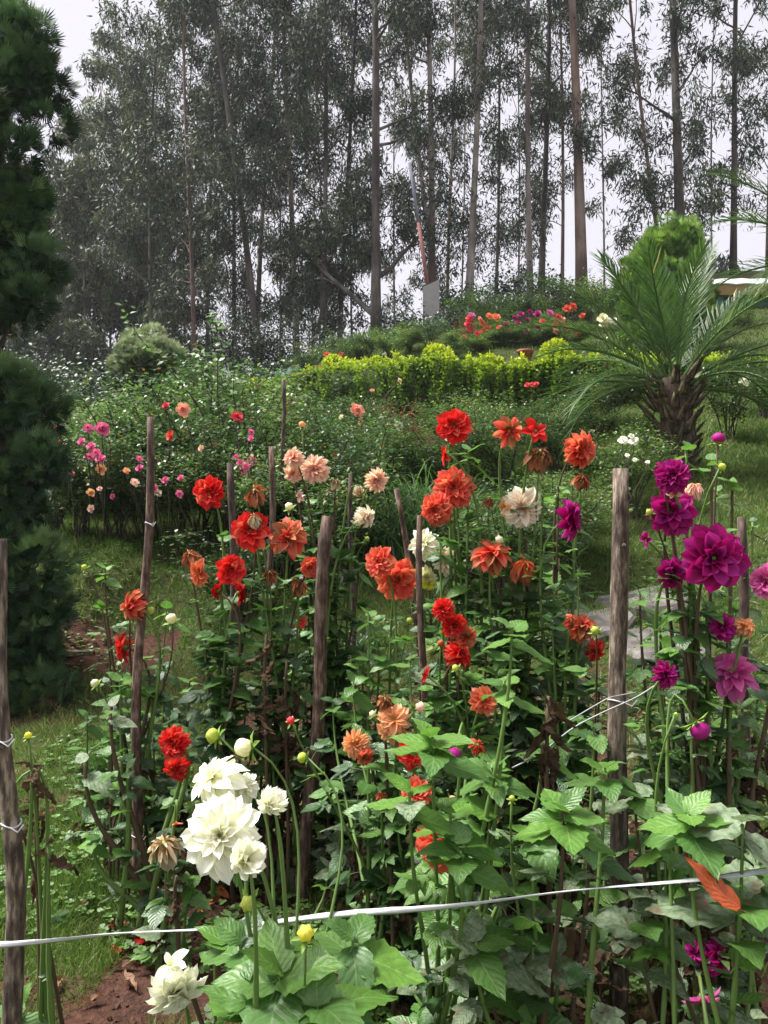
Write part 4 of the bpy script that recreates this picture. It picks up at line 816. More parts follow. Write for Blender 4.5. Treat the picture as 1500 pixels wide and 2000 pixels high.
stake(294, 815, 262, 3.0, 14, 22, 'stake', 'tallest thin stake, reaching up to the topiary', ties=(1022, 1630))
stake(640, 1008, 585, 2.95, 25, 27, 'stake', 'thick reddish brown leaning stake right of the white dahlias', ties=())
stake(450, 905, 455, 3.9, 14, 14, 'stake_dark', 'short dark stake next to the red star shaped dahlia')
stake(530, 872, 533, 4.4, 12, 12, 'stake', 'short brown stake behind the withered orange dahlia')
stake(554, 742, 557, 6.4, 8, 9, 'stake_dark', 'thin mossy stake topped with a leafy shoot')
stake(820, 1006, 820, 2.72, 12, 19, 'stake', 'thin brown stake between the red pair and the white dahlias', ties=(1690,))
stake(774, 955, 905, 3.1, 11, 13, 'stake', 'slanting stick leaning behind the thin brown stake', d1=3.2)
stake(1212, 915, 1206, 2.2, 33, 38, 'stake_grey', 'thick knotty stake beside the magenta dahlias, bound with wire', ties=(1366,), bend=.008)
stake(685, 928, 684, 3.9, 9, 11, 'stake_dark', 'slim dark stake in the grass behind the leaning stake')
stake(1448, 1010, 1478, 2.5, 18, 24, 'stake_dark', 'dark stake behind the largest magenta dahlia')
stake(1014, 1100, 1012, 3.1, 13, 15, 'stake_dark', 'dark stub stake under the orange drooping dahlias')
stake(1090, 1090, 1093, 3.2, 8, 9, 'stake', 'thin cane under the magenta side facing dahlia')
def twine():
    n = 90; t = np.linspace(0, 1, n); a, c = np.array(P(-70, 1848, 1.86)), np.array(P(1590, 1690, 1.55))
    pts = a + (c - a) * t[:, None]; pts[:, 2] -= .012 * np.sin(t * 3.1416) + .003 * np.sin(t * 23)
    dr = (c - a) / np.linalg.norm(c - a); u = np.array([0, 0, 1.]) - dr * dr[2]; u /= np.linalg.norm(u); w = np.cross(dr, u)
    px = -70 + 1660 * t; ang = (px - 70) / 820 * math.pi + .2 * np.sin(px / 130)
    V = []
    for i in range(n):
        e = u * math.cos(ang[i]) + w * math.sin(ang[i]); f = -u * math.sin(ang[i]) + w * math.cos(ang[i]); hw = .0072 * (1 + .08 * math.sin(i * 1.7))
        for s_, k_ in ((-1, .0009), (-.35, .0021), (.3, .0012), (1, .0009), (.3, -.0016), (-.35, -.001)): V.append(pts[i] + e * hw * s_ + f * k_)
    b = MB(); b.add(np.array(V) - a, [[i * 6 + j, i * 6 + (j + 1) % 6, (i + 1) * 6 + (j + 1) % 6, (i + 1) * 6 + j] for i in range(n - 1) for j in range(6)])
    o = b.build('plastic_twine', M['string']); o.location = a; tag(o, 'white plastic twine stretched across the front of the bed', 'twine')
    stake(-90, 1150, -88, 1.90, 30, 34, 'stake_grey', 'stake outside the bed that carries one end of the white twine') if False else None
twine()
def wires():
    d = 2.16; o0 = P(1215, 1366, d)
    for i, (pp, lb) in enumerate((([(1338, 1302), (1300, 1325), (1245, 1362), (1180, 1390), (1120, 1420), (1050, 1476), (1000, 1500)], 'loose galvanised wire running past the thick knotty stake'), ([(1243, 1352), (1190, 1362), (1150, 1385), (1105, 1412)], 'short twisted wire end hooked to the thick knotty stake'))):
        q = np.array([P(x, y, d - .06 + .01 * i) for x, y in pp]); t = np.linspace(0, len(q) - 1, 34); path = np.stack([np.interp(t, np.arange(len(q)), q[:, k]) for k in range(3)], 1)
        for _ in range(3): path[1:-1] = (path[:-2] + path[1:-1] * 2 + path[2:]) / 4
        b = MB(); b.tube(path - np.array(o0), .0022 - .0005 * i, 6); o = b.build('wire', M['wire']); o.location = o0; tag(o, lb, 'wire')
wires()

# ------------------------------------------------------------------ dahlia leaves, petals, flowers
def leaflet(seed, L=1.0, w=.34, droop=.25, fold=.10, crumple=0.0, n=11):
    r = np.random.RandomState(seed); t = np.linspace(0, 1, n); V = []; UV = []
    side = r.uniform(-.12, .12)
    for i, q in enumerate(t):
        ww = w * (math.sin(math.pi * min(1, q ** .78 * .97 + .03))) ** .85 * (1 + (.09 if i % 2 else -.07)) if 0 < i < n - 1 else .0
        if crumple: ww *= r.uniform(.35, 1)
        x0 = side * q * q; z0 = -droop * q * q + .03 * math.sin(q * 7 + seed)
        for s_ in (-1, -.5, 0, .5, 1):
            x = x0 + s_ * ww; z = z0 + fold * abs(s_) * w * 2.2 - fold * .9 * s_ * s_ * w + .012 * math.sin(q * 24 + s_ * 2 + seed) * abs(s_)
            if crumple: z += r.randn() * crumple * 1.5 + .12 * s_ * s_; x += r.randn() * crumple * .8
            V.append([x, q * L + (-.04 * s_ * s_ if 0 < i < n - 1 else 0), z]); UV.append([.5 + s_ * .5, q])
    F = [[i * 5 + j, i * 5 + j + 1, (i + 1) * 5 + j + 1, (i + 1) * 5 + j] for i in range(n - 1) for j in range(4)]
    return np.array(V), np.array(F), np.array(UV)
_lc = {}
def leaf_mesh(kind, form, k):
    key = (kind, form, k)
    if key in _lc: return _lc[key]
    b = MB(); r = random.Random(k * 7 + len(form)); cr = .05 if kind == 'dry' else 0
    def put(v, f, uv, loc, ang, s, tz=0):
        m = np.array(Matrix.Rotation(ang, 3, 'Z') @ Matrix.Rotation(tz, 3, 'Y')) * s; b.add(v @ m.T + np.array(loc), f, uv)
    nn = 9 if form != 'single' else 13
    dr = lambda: r.uniform(.1, .45) + (.3 if kind == 'dry' else 0)
    wd = lambda: r.uniform(.27, .38)
    if form == 'single':
        b.tube([(0, -.22, -.02), (0, -.1, .02), (0, .02, 0)], .012, 5, cap=False); b.uv[-1][:] = [.5, .5]
        put(*leaflet(k, 1, wd(), dr(), .12, cr, nn), (0, 0, 0), 0, 1)
    else:
        b.tube([(0, 0, 0), (0, .2, .02), (0, .45, 0)], .011, 5, cap=False); b.uv[-1][:] = [.5, .5]
        put(*leaflet(k, 1, wd(), dr(), .12, cr, nn), (0, .42, 0), r.uniform(-.1, .1), .62)
        for s_ in (-1, 1): put(*leaflet(k + 3 * s_ + 9, 1, wd(), dr(), .12, cr, nn), (0, .40, 0), s_ * r.uniform(.75, 1.05), .46, s_ * .25)
        if form == 'five':
            for s_ in (-1, 1): put(*leaflet(k + 3 * s_ + 19, 1, wd(), dr(), .12, cr, nn), (0, .2, .01), s_ * r.uniform(1.0, 1.25), .33, s_ * .3)
    m = b.mesh('leaf', M[kind]); _lc[key] = m; return m
def petal_mesh(name, mt, shape, k):
    r = np.random.RandomState(k * 13 + 5); n = 7; V = []; UV = []; t = np.linspace(0, 1, n)
    w, tip, cup, bend = {'broad': (.30, .62, .55, .12), 'leafy': (.26, .42, .5, .2), 'mid': (.25, .7, .8, .18), 'narrow': (.15, .45, 1.1, .1), 'limp': (.22, .5, .5, .32), 'shrunk': (.12, .35, 1.2, .38)}[shape]
    side = r.uniform(-.1, .1); tw = r.uniform(-.25, .25); bend *= r.uniform(.4, 1.5)
    rough = {'limp': .03, 'shrunk': .05}.get(shape, .008)
    for i, q in enumerate(t):
        ww = w * (math.sin(math.pi * (.10 + .80 * q ** .85)) ** .8) * (1 if q < .85 else tip + (1 - tip) * (1 - (q - .85) / .15))
        if i == n - 1: ww *= .18
        for j, s_ in enumerate((-1, -.4, .4, 1)):
            x = side * q * q + s_ * ww; z = cup * ww * s_ * s_ - bend * q * q + tw * s_ * ww * q + r.randn() * rough
            V.append([x, q * (1 - .05 * s_ * s_ * (i == n - 1)), z]); UV.append([.5 + s_ * .5, q])
    b = MB(); b.add(V, [[i * 4 + j, i * 4 + j + 1, (i + 1) * 4 + j + 1, (i + 1) * 4 + j] for i in range(n - 1) for j in range(3)], UV)
    return b.mesh(name, mt)
_pc = {}
def petal(kind, shape, k):
    key = (kind, shape, k)
    if key not in _pc: _pc[key] = petal_mesh('petal', PET[kind], shape, k)
    return _pc[key]
def head_mesh(disc, seed):
    """disc florets in front, green calyx with bracts behind"""
    b = MB(); n = 10
    prof = [(0, .10), (.07, .09), (.13, .05), (.15, 0), (.13, -.08), (.07, -.15), (.03, -.2)]
    V = [[p[0] * math.cos(a), p[0] * math.sin(a), p[1]] for p in prof for a in np.arange(n) / n * 6.283]
    F = [[i * n + j, (i + 1) * n + j, (i + 1) * n + (j + 1) % n, i * n + (j + 1) % n] for i in range(len(prof) - 1) for j in range(n)]
    for i in range(2): b.add(V, F[:3 * n], None, .5, 0) if i == 0 else b.add(V, F[3 * n:], None, .5, 1)
    for j in range(6):
        a = j / 6 * 6.283; d = np.array([math.cos(a), math.sin(a), 0]); s = np.array([-math.sin(a), math.cos(a), 0]) * .06
        b.add([d * .1 + [0, 0, -.12] - s * .6, d * .1 + [0, 0, -.12] + s * .6, d * .3 + s + [0, 0, -.12], d * .3 - s + [0, 0, -.12], d * .45 + [0, 0, -.2]], [[0, 1, 2, 3]], None, .5, 1)
        k = b.n - 5; b.lp.append(np.array([k + 3, k + 2, k + 4])); b.sz.append(np.array([3])); b.mi.append(np.array([1]))
    return b.mesh('flower', [disc, M['calyx']])
HEAD = {k: head_mesh(m, 0) for k, m in (('disc', M['disc']), ('green', M['calyx']))}
FORMS = {  # rows from outside in: petals, elevation, length, shape
 'deco': [(9, 2, 1.0, 'broad'), (9, 14, .95, 'broad'), (8, 32, .78, 'broad'), (7, 52, .58, 'mid'), (5, 70, .4, 'mid')],
 'ball': [(12, -32, .85, 'mid'), (14, -10, .98, 'mid'), (14, 10, 1.0, 'mid'), (13, 28, .92, 'mid'), (11, 46, .78, 'mid'), (7, 62, .6, 'mid'), (4, 78, .42, 'mid')],
 'cactus': [(13, -10, .95, 'narrow'), (13, 6, 1.0, 'narrow'), (12, 24, .9, 'narrow'), (10, 42, .74, 'narrow'), (8, 60, .54, 'narrow'), (5, 76, .38, 'narrow')],
 'daisy': [(15, 2, 1.0, 'mid'), (14, 12, .88, 'mid'), (9, 28, .6, 'narrow')],
 'single': [(9, 4, 1.0, 'broad'), (8, 18, .85, 'broad'), (5, 42, .5, 'mid')],
 'star': [(8, 6, 1.0, 'mid'), (7, 22, .85, 'narrow'), (5, 45, .5, 'narrow')],
 'wilt': [(14, -72, 1.0, 'limp'), (15, -52, 1.0, 'limp'), (13, -28, .8, 'shrunk'), (7, 15, .4, 'shrunk')],
 'limp': [(13, -42, 1.0, 'limp'), (13, -20, 1.0, 'limp'), (12, 2, .92, 'mid'), (10, 24, .78, 'mid'), (7, 48, .55, 'mid')],
 'full': [(13, -30, .95, 'broad'), (13, -12, 1.02, 'broad'), (13, 4, 1.0, 'broad'), (12, 18, .9, 'mid'), (10, 34, .76, 'mid'), (8, 52, .6, 'mid'), (6, 72, .42, 'narrow')],
 'water': [(10, -10, 1.0, 'leafy'), (10, 6, 1.0, 'leafy'), (9, 20, .86, 'leafy'), (8, 38, .66, 'mid'), (7, 58, .48, 'mid'), (5, 74, .36, 'narrow')],
 'shaggy': [(9, -55, 1.1, 'leafy'), (9, -32, 1.05, 'leafy'), (8, -8, .92, 'leafy'), (6, 22, .62, 'mid'), (4, 50, .4, 'mid')],
 'half': [(6, 10, 1.0, 'broad'), (5, 35, .7, 'broad')],
}
DISC_FORMS = ('daisy', 'single', 'star')
SECOND = {'coral': ('coral', 'coral', 'salmon'), 'red': ('red', 'red', 'red', 'coral'), 'magenta': ('magenta', 'magenta', 'purple'), 'wither': ('wither', 'wither', 'rust', 'brown'), 'brown': ('brown', 'wither'), 'white': ('white',), 'rust': ('rust', 'wither', 'coral'), 'orange': ('orange', 'salmon'), 'salmon': ('salmon', 'coral', 'wither'), 'purple': ('purple', 'magenta')}
def ndir(yaw, pitch): return Vector((math.sin(R(yaw)) * math.cos(R(pitch)), -math.cos(R(yaw)) * math.cos(R(pitch)), math.sin(R(pitch))))
def flower(root, pos, r, form, kind, yaw, pitch, sx=1.0):
    nrm = ndir(yaw, pitch); q = nrm.to_track_quat('Z', 'Y').to_matrix().to_4x4() @ Matrix.Rotation(rd.uniform(0, 6.28), 4, 'Z') @ Matrix.Diagonal((r, r, r, 1))
    q.translation = pos - root.location
    h = place('flower', HEAD['disc' if form in DISC_FORMS else 'green'], root, q)
    near = r / pos.y * 1500 > 14          # petals that show singly in the photograph
    for row, (n, el, L, shp) in enumerate(FORMS[form]):
        for j in range(n):
            if form in ('half',) and j > n * .6: continue
            if form in ('limp', 'wilt') and rd.random() < .1: continue
            a = (j + .5 * (row % 2) + rd.uniform(-.18, .18)) / n * 6.2832; e = R(el + rd.gauss(0, 7 if form not in ('wilt', 'limp') else 14))
            d = Vector((math.cos(a) * math.cos(e), math.sin(a) * math.cos(e), math.sin(e))); up = Vector((-math.cos(a) * math.sin(e), -math.sin(a) * math.sin(e), math.cos(e)))
            kk = rd.choice(SECOND.get(kind, (kind,)))
            l = L * rd.uniform(.9, 1.08)
            place('petal', petal(kk, shp, rd.randint(0, 3)), h, mat4(Vector((math.cos(a), math.sin(a), 0)) * .06 + Vector((0, 0, .02 * row)), d, up, (l * sx, l, l)))
    return h
def bud_mesh(kind):
    b = MB(); n = 12; prof = [(0, 1.0), (.3, .96), (.62, .75), (.82, .42), (.86, .05), (.72, -.35), (.42, -.62), (.15, -.75), (.12, -.95)]
    V = [[p[0] * (1 + .13 * (-1) ** j) * math.cos(a), p[0] * (1 + .13 * (-1) ** j) * math.sin(a), p[1]] for p in prof for j, a in enumerate(np.arange(n) / n * 6.283)]
    UV = [[j / n, (p[1] + 1) / 2] for p in prof for j in range(n)]
    F = [[i * n + j, (i + 1) * n + j, (i + 1) * n + (j + 1) % n, i * n + (j + 1) % n] for i in range(len(prof) - 1) for j in range(n)]
    b.add(V, F[:5 * n], UV, .5, 0); b.add(V, F[5 * n:], UV, .5, 1)
    for j in range(5):
        a = j / 5 * 6.283 + .3; d = np.array([math.cos(a), math.sin(a), 0]); s = np.array([-math.sin(a), math.cos(a), 0]) * .28
        b.add([d * .25 + [0, 0, -.72] - s * .6, d * .25 + [0, 0, -.72] + s * .6, d * 1.1 + s + [0, 0, -.62], d * 1.1 - s + [0, 0, -.62], d * 1.75 + [0, 0, -.9], d * .7 + [0, 0, -.78]], [[0, 1, 5], [1, 2, 5], [2, 4, 5], [4, 3, 5], [3, 0, 5]], None, .5, 1)
    return b.mesh('bud', [PET[kind], M['calyx']])
_bc = {}
def bud(root, pos, r, kind, yaw, pitch):
    if kind not in _bc: _bc[kind] = bud_mesh(kind)
    q = ndir(yaw, pitch).to_track_quat('Z', 'Y').to_matrix().to_4x4() @ Matrix.Rotation(rd.uniform(0, 6), 4, 'Z') @ Matrix.Diagonal((r, r, r, 1)); q.translation = pos - root.location
    return place('bud', _bc[kind], root, q)

def leaf_at(root, p, d, up, L, kind, form=None):
    f = form or rd.choice(('three', 'three', 'five', 'single'))
    s = L * (1.0 if f == 'single' else 1.15)
    return place('leaf', leaf_mesh(kind, f, rd.randint(0, 4)), root, mat4(Vector(p), d, up, (s * rd.uniform(.85, 1.12), s, s)))
def leaves_on(root, path, L, pal, t0=.12, t1=.92, step=.085, dens=1.0, drytop=.42):
    seg = np.linalg.norm(np.diff(path, axis=0), axis=1); tot = seg.sum(); cum = np.concatenate([[0], np.cumsum(seg)]) / tot
    n = max(2, int(tot * (t1 - t0) / step)); a0 = rd.uniform(0, 6.28)
    for i in range(n):
        t = t0 + (t1 - t0) * (i + rd.random() * .6) / n; p = np.array([np.interp(t, cum, path[:, k]) for k in range(3)])
        for s_ in (0, 1):
            if rd.random() > dens: continue
            a = a0 + i * 1.57 + s_ * math.pi + rd.gauss(0, .3); low = t < drytop
            kind = 'dry' if (low and rd.random() < pal.get('dryness', .5)) else rd.choice(pal['low'] if t < .6 else pal['top'])
            el = rd.uniform(-1.1, -.5) if kind == 'dry' else rd.gauss(.15 + .35 * (t > .8), .3)
            d = Vector((math.cos(a) * math.cos(el), math.sin(a) * math.cos(el), math.sin(el)))
            sz = L * rd.uniform(.7, 1.2) * (1 - .35 * max(0, (t - .7) / .3))
            leaf_at(root, p, d, Vector((rd.gauss(0, .25), rd.gauss(-.15, .25), 1)), sz * (.8 if kind == 'dry' else 1), kind)
PALS = {
 'mid': {'low': ('dark', 'dark', 'green', 'mildew'), 'top': ('green', 'green', 'dark', 'young'), 'dryness': .5},
 'dark': {'low': ('dark', 'dark', 'dark', 'green'), 'top': ('dark', 'green', 'green'), 'dryness': .7},
 'fresh': {'low': ('green', 'dark', 'green', 'mildew'), 'top': ('young', 'green', 'young'), 'dryness': .4},
 'sick': {'low': ('mildew', 'mildew', 'dark', 'green'), 'top': ('green', 'mildew', 'mildew', 'young'), 'dryness': .85},
}
def dahlia(label, px, d, flowers=(), buds=(), tops=(), L=.1, pal='mid', step=.07, dens=.95, sw=.0055, nbase=2, ld=.12, stemmat='stem', t1=.88):
    g = G(px, d); root = thing('dahlia_plant', label, 'dahlia', g); o = np.array(g); pl = PALS[pal]
    def stem(end, nrm, thick, leafy=True, hook=False):
        end = np.array(end); b = np.array([rd.gauss(0, .06), rd.gauss(0, .06), -.04]); e = end - o; H = max(e[2], .15); nn = np.array(nrm)
        p2 = e - nn * min(.22, H * .3) * (.3 if nn[1] > .2 else 1) + (np.array([0, 0, -.12]) if (not hook or nn[1] > .2) else np.array([0, 0, .10]))
        path = bez(b, b * .4 + np.array([e[0] * .15, e[1] * .2, H * .55]), p2, e, 14)
        st = MB(); st.tube(path, np.linspace(thick * 1.5, thick * .6, 14) * (1 + .22 * (np.arange(14) % 3 == 1)), 6); st.build('stem', M['stem_brown'] if rd.random() < (.3 if pal != 'fresh' else 0) else M[stemmat], root)
        if leafy: leaves_on(root, path, L, pl, t0=ld, t1=t1, step=step, dens=dens)
        return path
    for f in flowers:
        x, y, dia, form, kind, yaw, pit = f[:7]; df = d + (f[7] if len(f) > 7 else rd.uniform(-.12, .02)); pos = P(x, y, df); r = dia / 2 / 1500 * df * (1.35 if form == 'wilt' else 1.06)
        h = flower(root, pos, r, form, kind, yaw, pit, f[8] if len(f) > 8 else 1.0)
        stem(pos - ndir(yaw, pit) * r * .18, ndir(yaw, pit), sw, True, pit < -25)
    for f in buds:
        x, y, dia, kind, yaw, pit = f[:6]; df = d + (f[6] if len(f) > 6 else rd.uniform(-.1, .05)); pos = P(x, y, df); r = dia / 2 / 1500 * df
        bud(root, pos, r, kind, yaw, pit); stem(pos - ndir(yaw, pit) * r * .9, ndir(yaw, pit), sw * .7, dens > .5, pit < -25)
    for f in tops:      # leafy shoot: x, y, leaf length, count, kinds, depth offset
        x, y, ll, n, kinds, dd = f; pos = P(x, y, d + dd); path = stem(pos, (0, 0, 1), sw, True)
        for k in range(n):
            a = k * 2.4 + rd.uniform(-.3, .3); q = k / max(n - 1, 1); el = -.15 + 1.0 * q ** 1.4 + rd.gauss(0, .15)
            dr = Vector((math.cos(a) * math.cos(el), math.sin(a) * math.cos(el), math.sin(el)))
            leaf_at(root, Vector(path[-1]) + Vector((0, 0, -.05 * (1 - q))), dr, Vector((rd.gauss(0, .2), -.25, 1)), ll * (1.22 if d < 2.05 else 1.08) * (1.1 - .55 * q) * rd.uniform(.85, 1.1), rd.choice(kinds), 'single')
    return root
Y, Gn, Dk, Ml = ('young', 'young', 'green'), ('green', 'green', 'young'), ('dark', 'green', 'dark'), ('mildew', 'mildew', 'green')

dahlia('dahlia with scarlet star flowers between the tallest stake and the short dark stake', 432, 3.05,
       [(410, 962, 64, 'deco', 'red', -12, 5), (490, 1037, 76, 'deco', 'red', -8, 8), (450, 1113, 58, 'deco', 'red', 28, 4), (466, 1158, 48, 'deco', 'darkred', 110, 10), (424, 1155, 32, 'deco', 'darkred', -100, 0), (390, 1118, 54, 'single', 'orange', -40, -5), (370, 1082, 40, 'wilt', 'wither', 0, 55)], tops=[(470, 1230, .08, 5, Dk, 0), (400, 1250, .09, 5, Dk, 0)], pal='dark')
dahlia('dahlia with drooping salmon flowers behind the leaning brown stake', 545, 3.1,
       [(497, 958, 48, 'wilt', 'wither', -20, 50), (563, 1050, 78, 'limp', 'salmon', 8, 20), (606, 1108, 42, 'deco', 'coral', 25, 0), (583, 1136, 46, 'wilt', 'brown', 0, 75), (527, 1118, 34, 'wilt', 'brown', 0, 70), (497, 1010, 34, 'wilt', 'tan', 0, 60), (588, 1215, 30, 'half', 'coral', 10, 10)], tops=[(520, 1280, .085, 5, Dk, 0), (585, 1330, .085, 5, Gn, 0)], pal='dark')
dahlia('dahlia with two side facing orange red flowers next to the tallest stake foot', 235, 3.1,
       [(257, 1183, 62, 'limp', 'salmon', -75, 0), (243, 1264, 58, 'deco', 'red', -88, -5)], [(335, 1210, 24, 'cream', 0, 60), (186, 1335, 18, 'cream', -30, 40), (292, 1192, 18, 'budgreen', 60, -30), (165, 1108, 12, 'budgreen', -30, 40)], [(205, 1110, .07, 5, Y, 0), (235, 1330, .12, 5, Gn, -.1), (325, 1190, .10, 3, Y, 0), (300, 1330, .1, 5, Dk, 0)], pal='mid', L=.085, dens=.55)
dahlia('dahlia with two stacked scarlet flowers beside the white dahlias', 285, 2.75,
       [(340, 1450, 62, 'ball', 'red', -25, 5), (343, 1500, 56, 'limp', 'red', -10, -20)], [], [(165, 1490, .11, 2, Ml, 0), (180, 1630, .075, 6, Gn, 0), (250, 1500, .08, 4, Dk, 0), (215, 1380, .09, 4, Ml, 0)], pal='mid', dens=.3, sw=.009)
dahlia('dahlia with large creamy white flowers in front of the bed', 535, 1.52,
       [(415, 1520, 120, 'shaggy', 'white', -55, 40, .08), (432, 1632, 148, 'water', 'white', -8, 26, -.04), (478, 1535, 66, 'shaggy', 'white', 10, 45, .1), (528, 1572, 66, 'shaggy', 'white', -120, -50, .02), (480, 1680, 84, 'shaggy', 'white', -140, -35, -.1)],
       [(417, 1437, 30, 'budgreen', -60, 20, .2), (478, 1460, 40, 'cream', -60, 10, .18), (485, 1764, 34, 'budgreen', -10, 10, -.02), (597, 1824, 36, 'yellow', 5, 60, -.15), (592, 1480, 22, 'budgreen', -90, 10, .3)], [(545, 1900, .15, 8, Gn, -.05), (500, 1960, .16, 6, Gn, 0), (620, 1965, .16, 7, Gn, -.1), (690, 1830, .12, 5, Gn, .1), (470, 1840, .12, 5, Dk, .05)], L=.12, pal='fresh', dens=.22, sw=.005, t1=.7)
dahlia('dahlia bearing one drooping torn white flower near the grass', 400, 1.75, [(345, 1935, 112, 'water', 'white', 30, -28, -.1), (335, 1885, 70, 'half', 'white', -30, 50, -.08)], [], [(420, 1820, .08, 3, ('dry',), 0)], L=.09, pal='sick', dens=.3, sw=.005)
dahlia('dahlia with a tan drying white flower near the tallest stake foot', 330, 2.6, [(320, 1648, 78, 'wilt', 'tan', -5, 72), (345, 1605, 30, 'half', 'orange', 0, -70)], [], [(365, 1720, .08, 7, Gn, 0), (340, 1700, .07, 5, Gn, 0)], pal='mid', dens=.4)
dahlia('dahlia with pale pink spiky flowers behind the leaning stake top', 640, 3.3,
       [(573, 893, 44, 'limp', 'pink', -30, 25), (572, 925, 40, 'limp', 'pink', 0, -20), (615, 917, 60, 'cactus', 'pink', -10, 10), (735, 938, 50, 'cactus', 'pink', 35, -10), (716, 1010, 48, 'limp', 'blush', 70, -5), (656, 940, 28, 'wilt', 'tan', 10, 40), (704, 966, 26, 'wilt', 'tan', 30, -40), (585, 970, 24, 'half', 'pink', -20, 0)], [(590, 830, 14, 'peach', 0, 70), (717, 1052, 10, 'budgreen', 40, 20), (565, 990, 18, 'cream', -20, 40)], [(640, 1060, .08, 5, Dk, 0), (700, 1100, .08, 5, Gn, 0)], pal='dark', dens=.8)
dahlia('dahlia with a pair of coral red flowers left of the thin brown stake', 735, 2.85,
       [(742, 1097, 62, 'deco', 'coral', -30, 10), (774, 1132, 84, 'deco', 'coral', 5, -8)], [(735, 1328, 18, 'budgreen', 20, 30), (800, 1213, 14, 'budgreen', 30, 60)], [(720, 1200, .08, 5, Gn, 0), (700, 1300, .085, 6, Gn, 0), (740, 1270, .08, 5, Gn, 0)], pal='mid', dens=.8)
dahlia('dahlia with ragged white and blush flowers behind the thin brown stake', 850, 2.95,
       [(828, 1062, 62, 'limp', 'white', -20, 25), (873, 1095, 58, 'cactus', 'blush', -30, 10), (895, 1105, 44, 'limp', 'white', 30, -10), (833, 1128, 46, 'limp', 'cream', 10, -10), (838, 1140, 32, 'half', 'yellow', 0, -30), (842, 1277, 38, 'cactus', 'cream', 20, 0)], [], [(850, 1180, .08, 5, Dk, 0)], pal='dark')
dahlia('dahlia with a deep red flower above two coral pompons', 905, 2.75,
       [(886, 832, 68, 'deco', 'red', -5, 8), (871, 886, 48, 'half', 'red', -80, 0), (880, 858, 22, 'half', 'white', 0, -20), (886, 953, 78, 'ball', 'coral', -5, 8), (853, 995, 64, 'ball', 'coral', -38, -12)], [], [(915, 880, .09, 7, Gn, 0), (860, 1060, .08, 5, Gn, 0)], pal='mid', dens=.8)
dahlia('dahlia with a white orange hearted flower and withered orange heads', 1020, 2.7,
       [(993, 842, 64, 'star', 'salmon', 18, 0), (1046, 842, 56, 'half', 'red', 10, 20), (1055, 882, 60, 'wilt', 'brown', 0, 60), (1020, 991, 78, 'daisy', 'blush', -6, 6), (985, 992, 40, 'half', 'peach', -60, -20), (960, 1080, 80, 'limp', 'salmon', 10, 62), (1025, 1100, 62, 'wilt', 'orange', 0, 72), (955, 975, 28, 'wilt', 'brown', 0, 60)], [(975, 1055, 18, 'cream', 0, 40)], [(1000, 1140, .08, 5, Dk, 0), (930, 1160, .08, 5, Dk, 0), (1060, 960, .075, 5, Gn, 0)], pal='mid', step=.07)
dahlia('dahlia with a coral pompon above a shrivelled orange head', 1110, 2.85,
       [(1132, 879, 68, 'ball', 'coral', 35, 0), (1138, 932, 40, 'wilt', 'wither', 10, 60)], [(1385, 858, 1, 'budgreen', 0, 0)] if False else [], [(1090, 950, .07, 5, Gn, 0), (1120, 1010, .07, 4, Gn, 0)], pal='mid', dens=.75)
dahlia('dahlia with a side facing magenta flower and rusty red heads', 1120, 2.6,
       [(1112, 1014, 80, 'deco', 'magenta', 58, 0), (1135, 1222, 62, 'limp', 'rust', 10, 50), (1162, 1272, 46, 'limp', 'red', 10, -40), (1115, 1210, 34, 'wilt', 'rust', 0, 40)], [(1163, 1232, 20, 'budgreen', -20, 30, -.3)], [(1080, 1210, .085, 6, Dk, 0), (1130, 1110, .08, 5, Dk, 0), (1170, 1330, .09, 5, Ml, 0)], pal='dark', dens=.8)
dahlia('dahlia with a string of scarlet and rusty flowers beside the thin brown stake', 885, 2.4,
       [(866, 1190, 44, 'ball', 'red', -30, 10), (888, 1222, 50, 'ball', 'red', 10, -10), (910, 1245, 54, 'limp', 'rust', 20, -20), (898, 1277, 58, 'limp', 'red', 50, 30), (835, 1322, 42, 'half', 'red', -80, 10)], [(861, 1257, 16, 'rust', 0, 40), (890, 1305, 16, 'budgreen', -30, 30)], [(950, 1250, .085, 6, Dk, 0), (800, 1290, .09, 3, Ml, 0), (970, 1310, .09, 6, Gn, 0)], pal='mid')
dahlia('dahlia with ragged peach flowers among big pale leaves', 770, 2.3,
       [(770, 1405, 66, 'limp', 'peach', -10, 25), (765, 1425, 60, 'limp', 'peach', -20, -20), (695, 1452, 58, 'cactus', 'peach', -25, 5), (712, 1478, 40, 'limp', 'salmon', 0, -30), (745, 1552, 26, 'wilt', 'rust', 0, 70), (752, 1365, 36, 'wilt', 'wither', 0, 50)], [(820, 1381, 22, 'pink', 40, 20), (728, 1395, 15, 'cream', -30, 30), (883, 1562, 18, 'pink', 60, 20), (568, 1408, 18, 'rosered', -20, 40)], [(690, 1330, .09, 5, Gn, .4), (650, 1370, .08, 5, Dk, .5)], pal='mid', dens=.75)
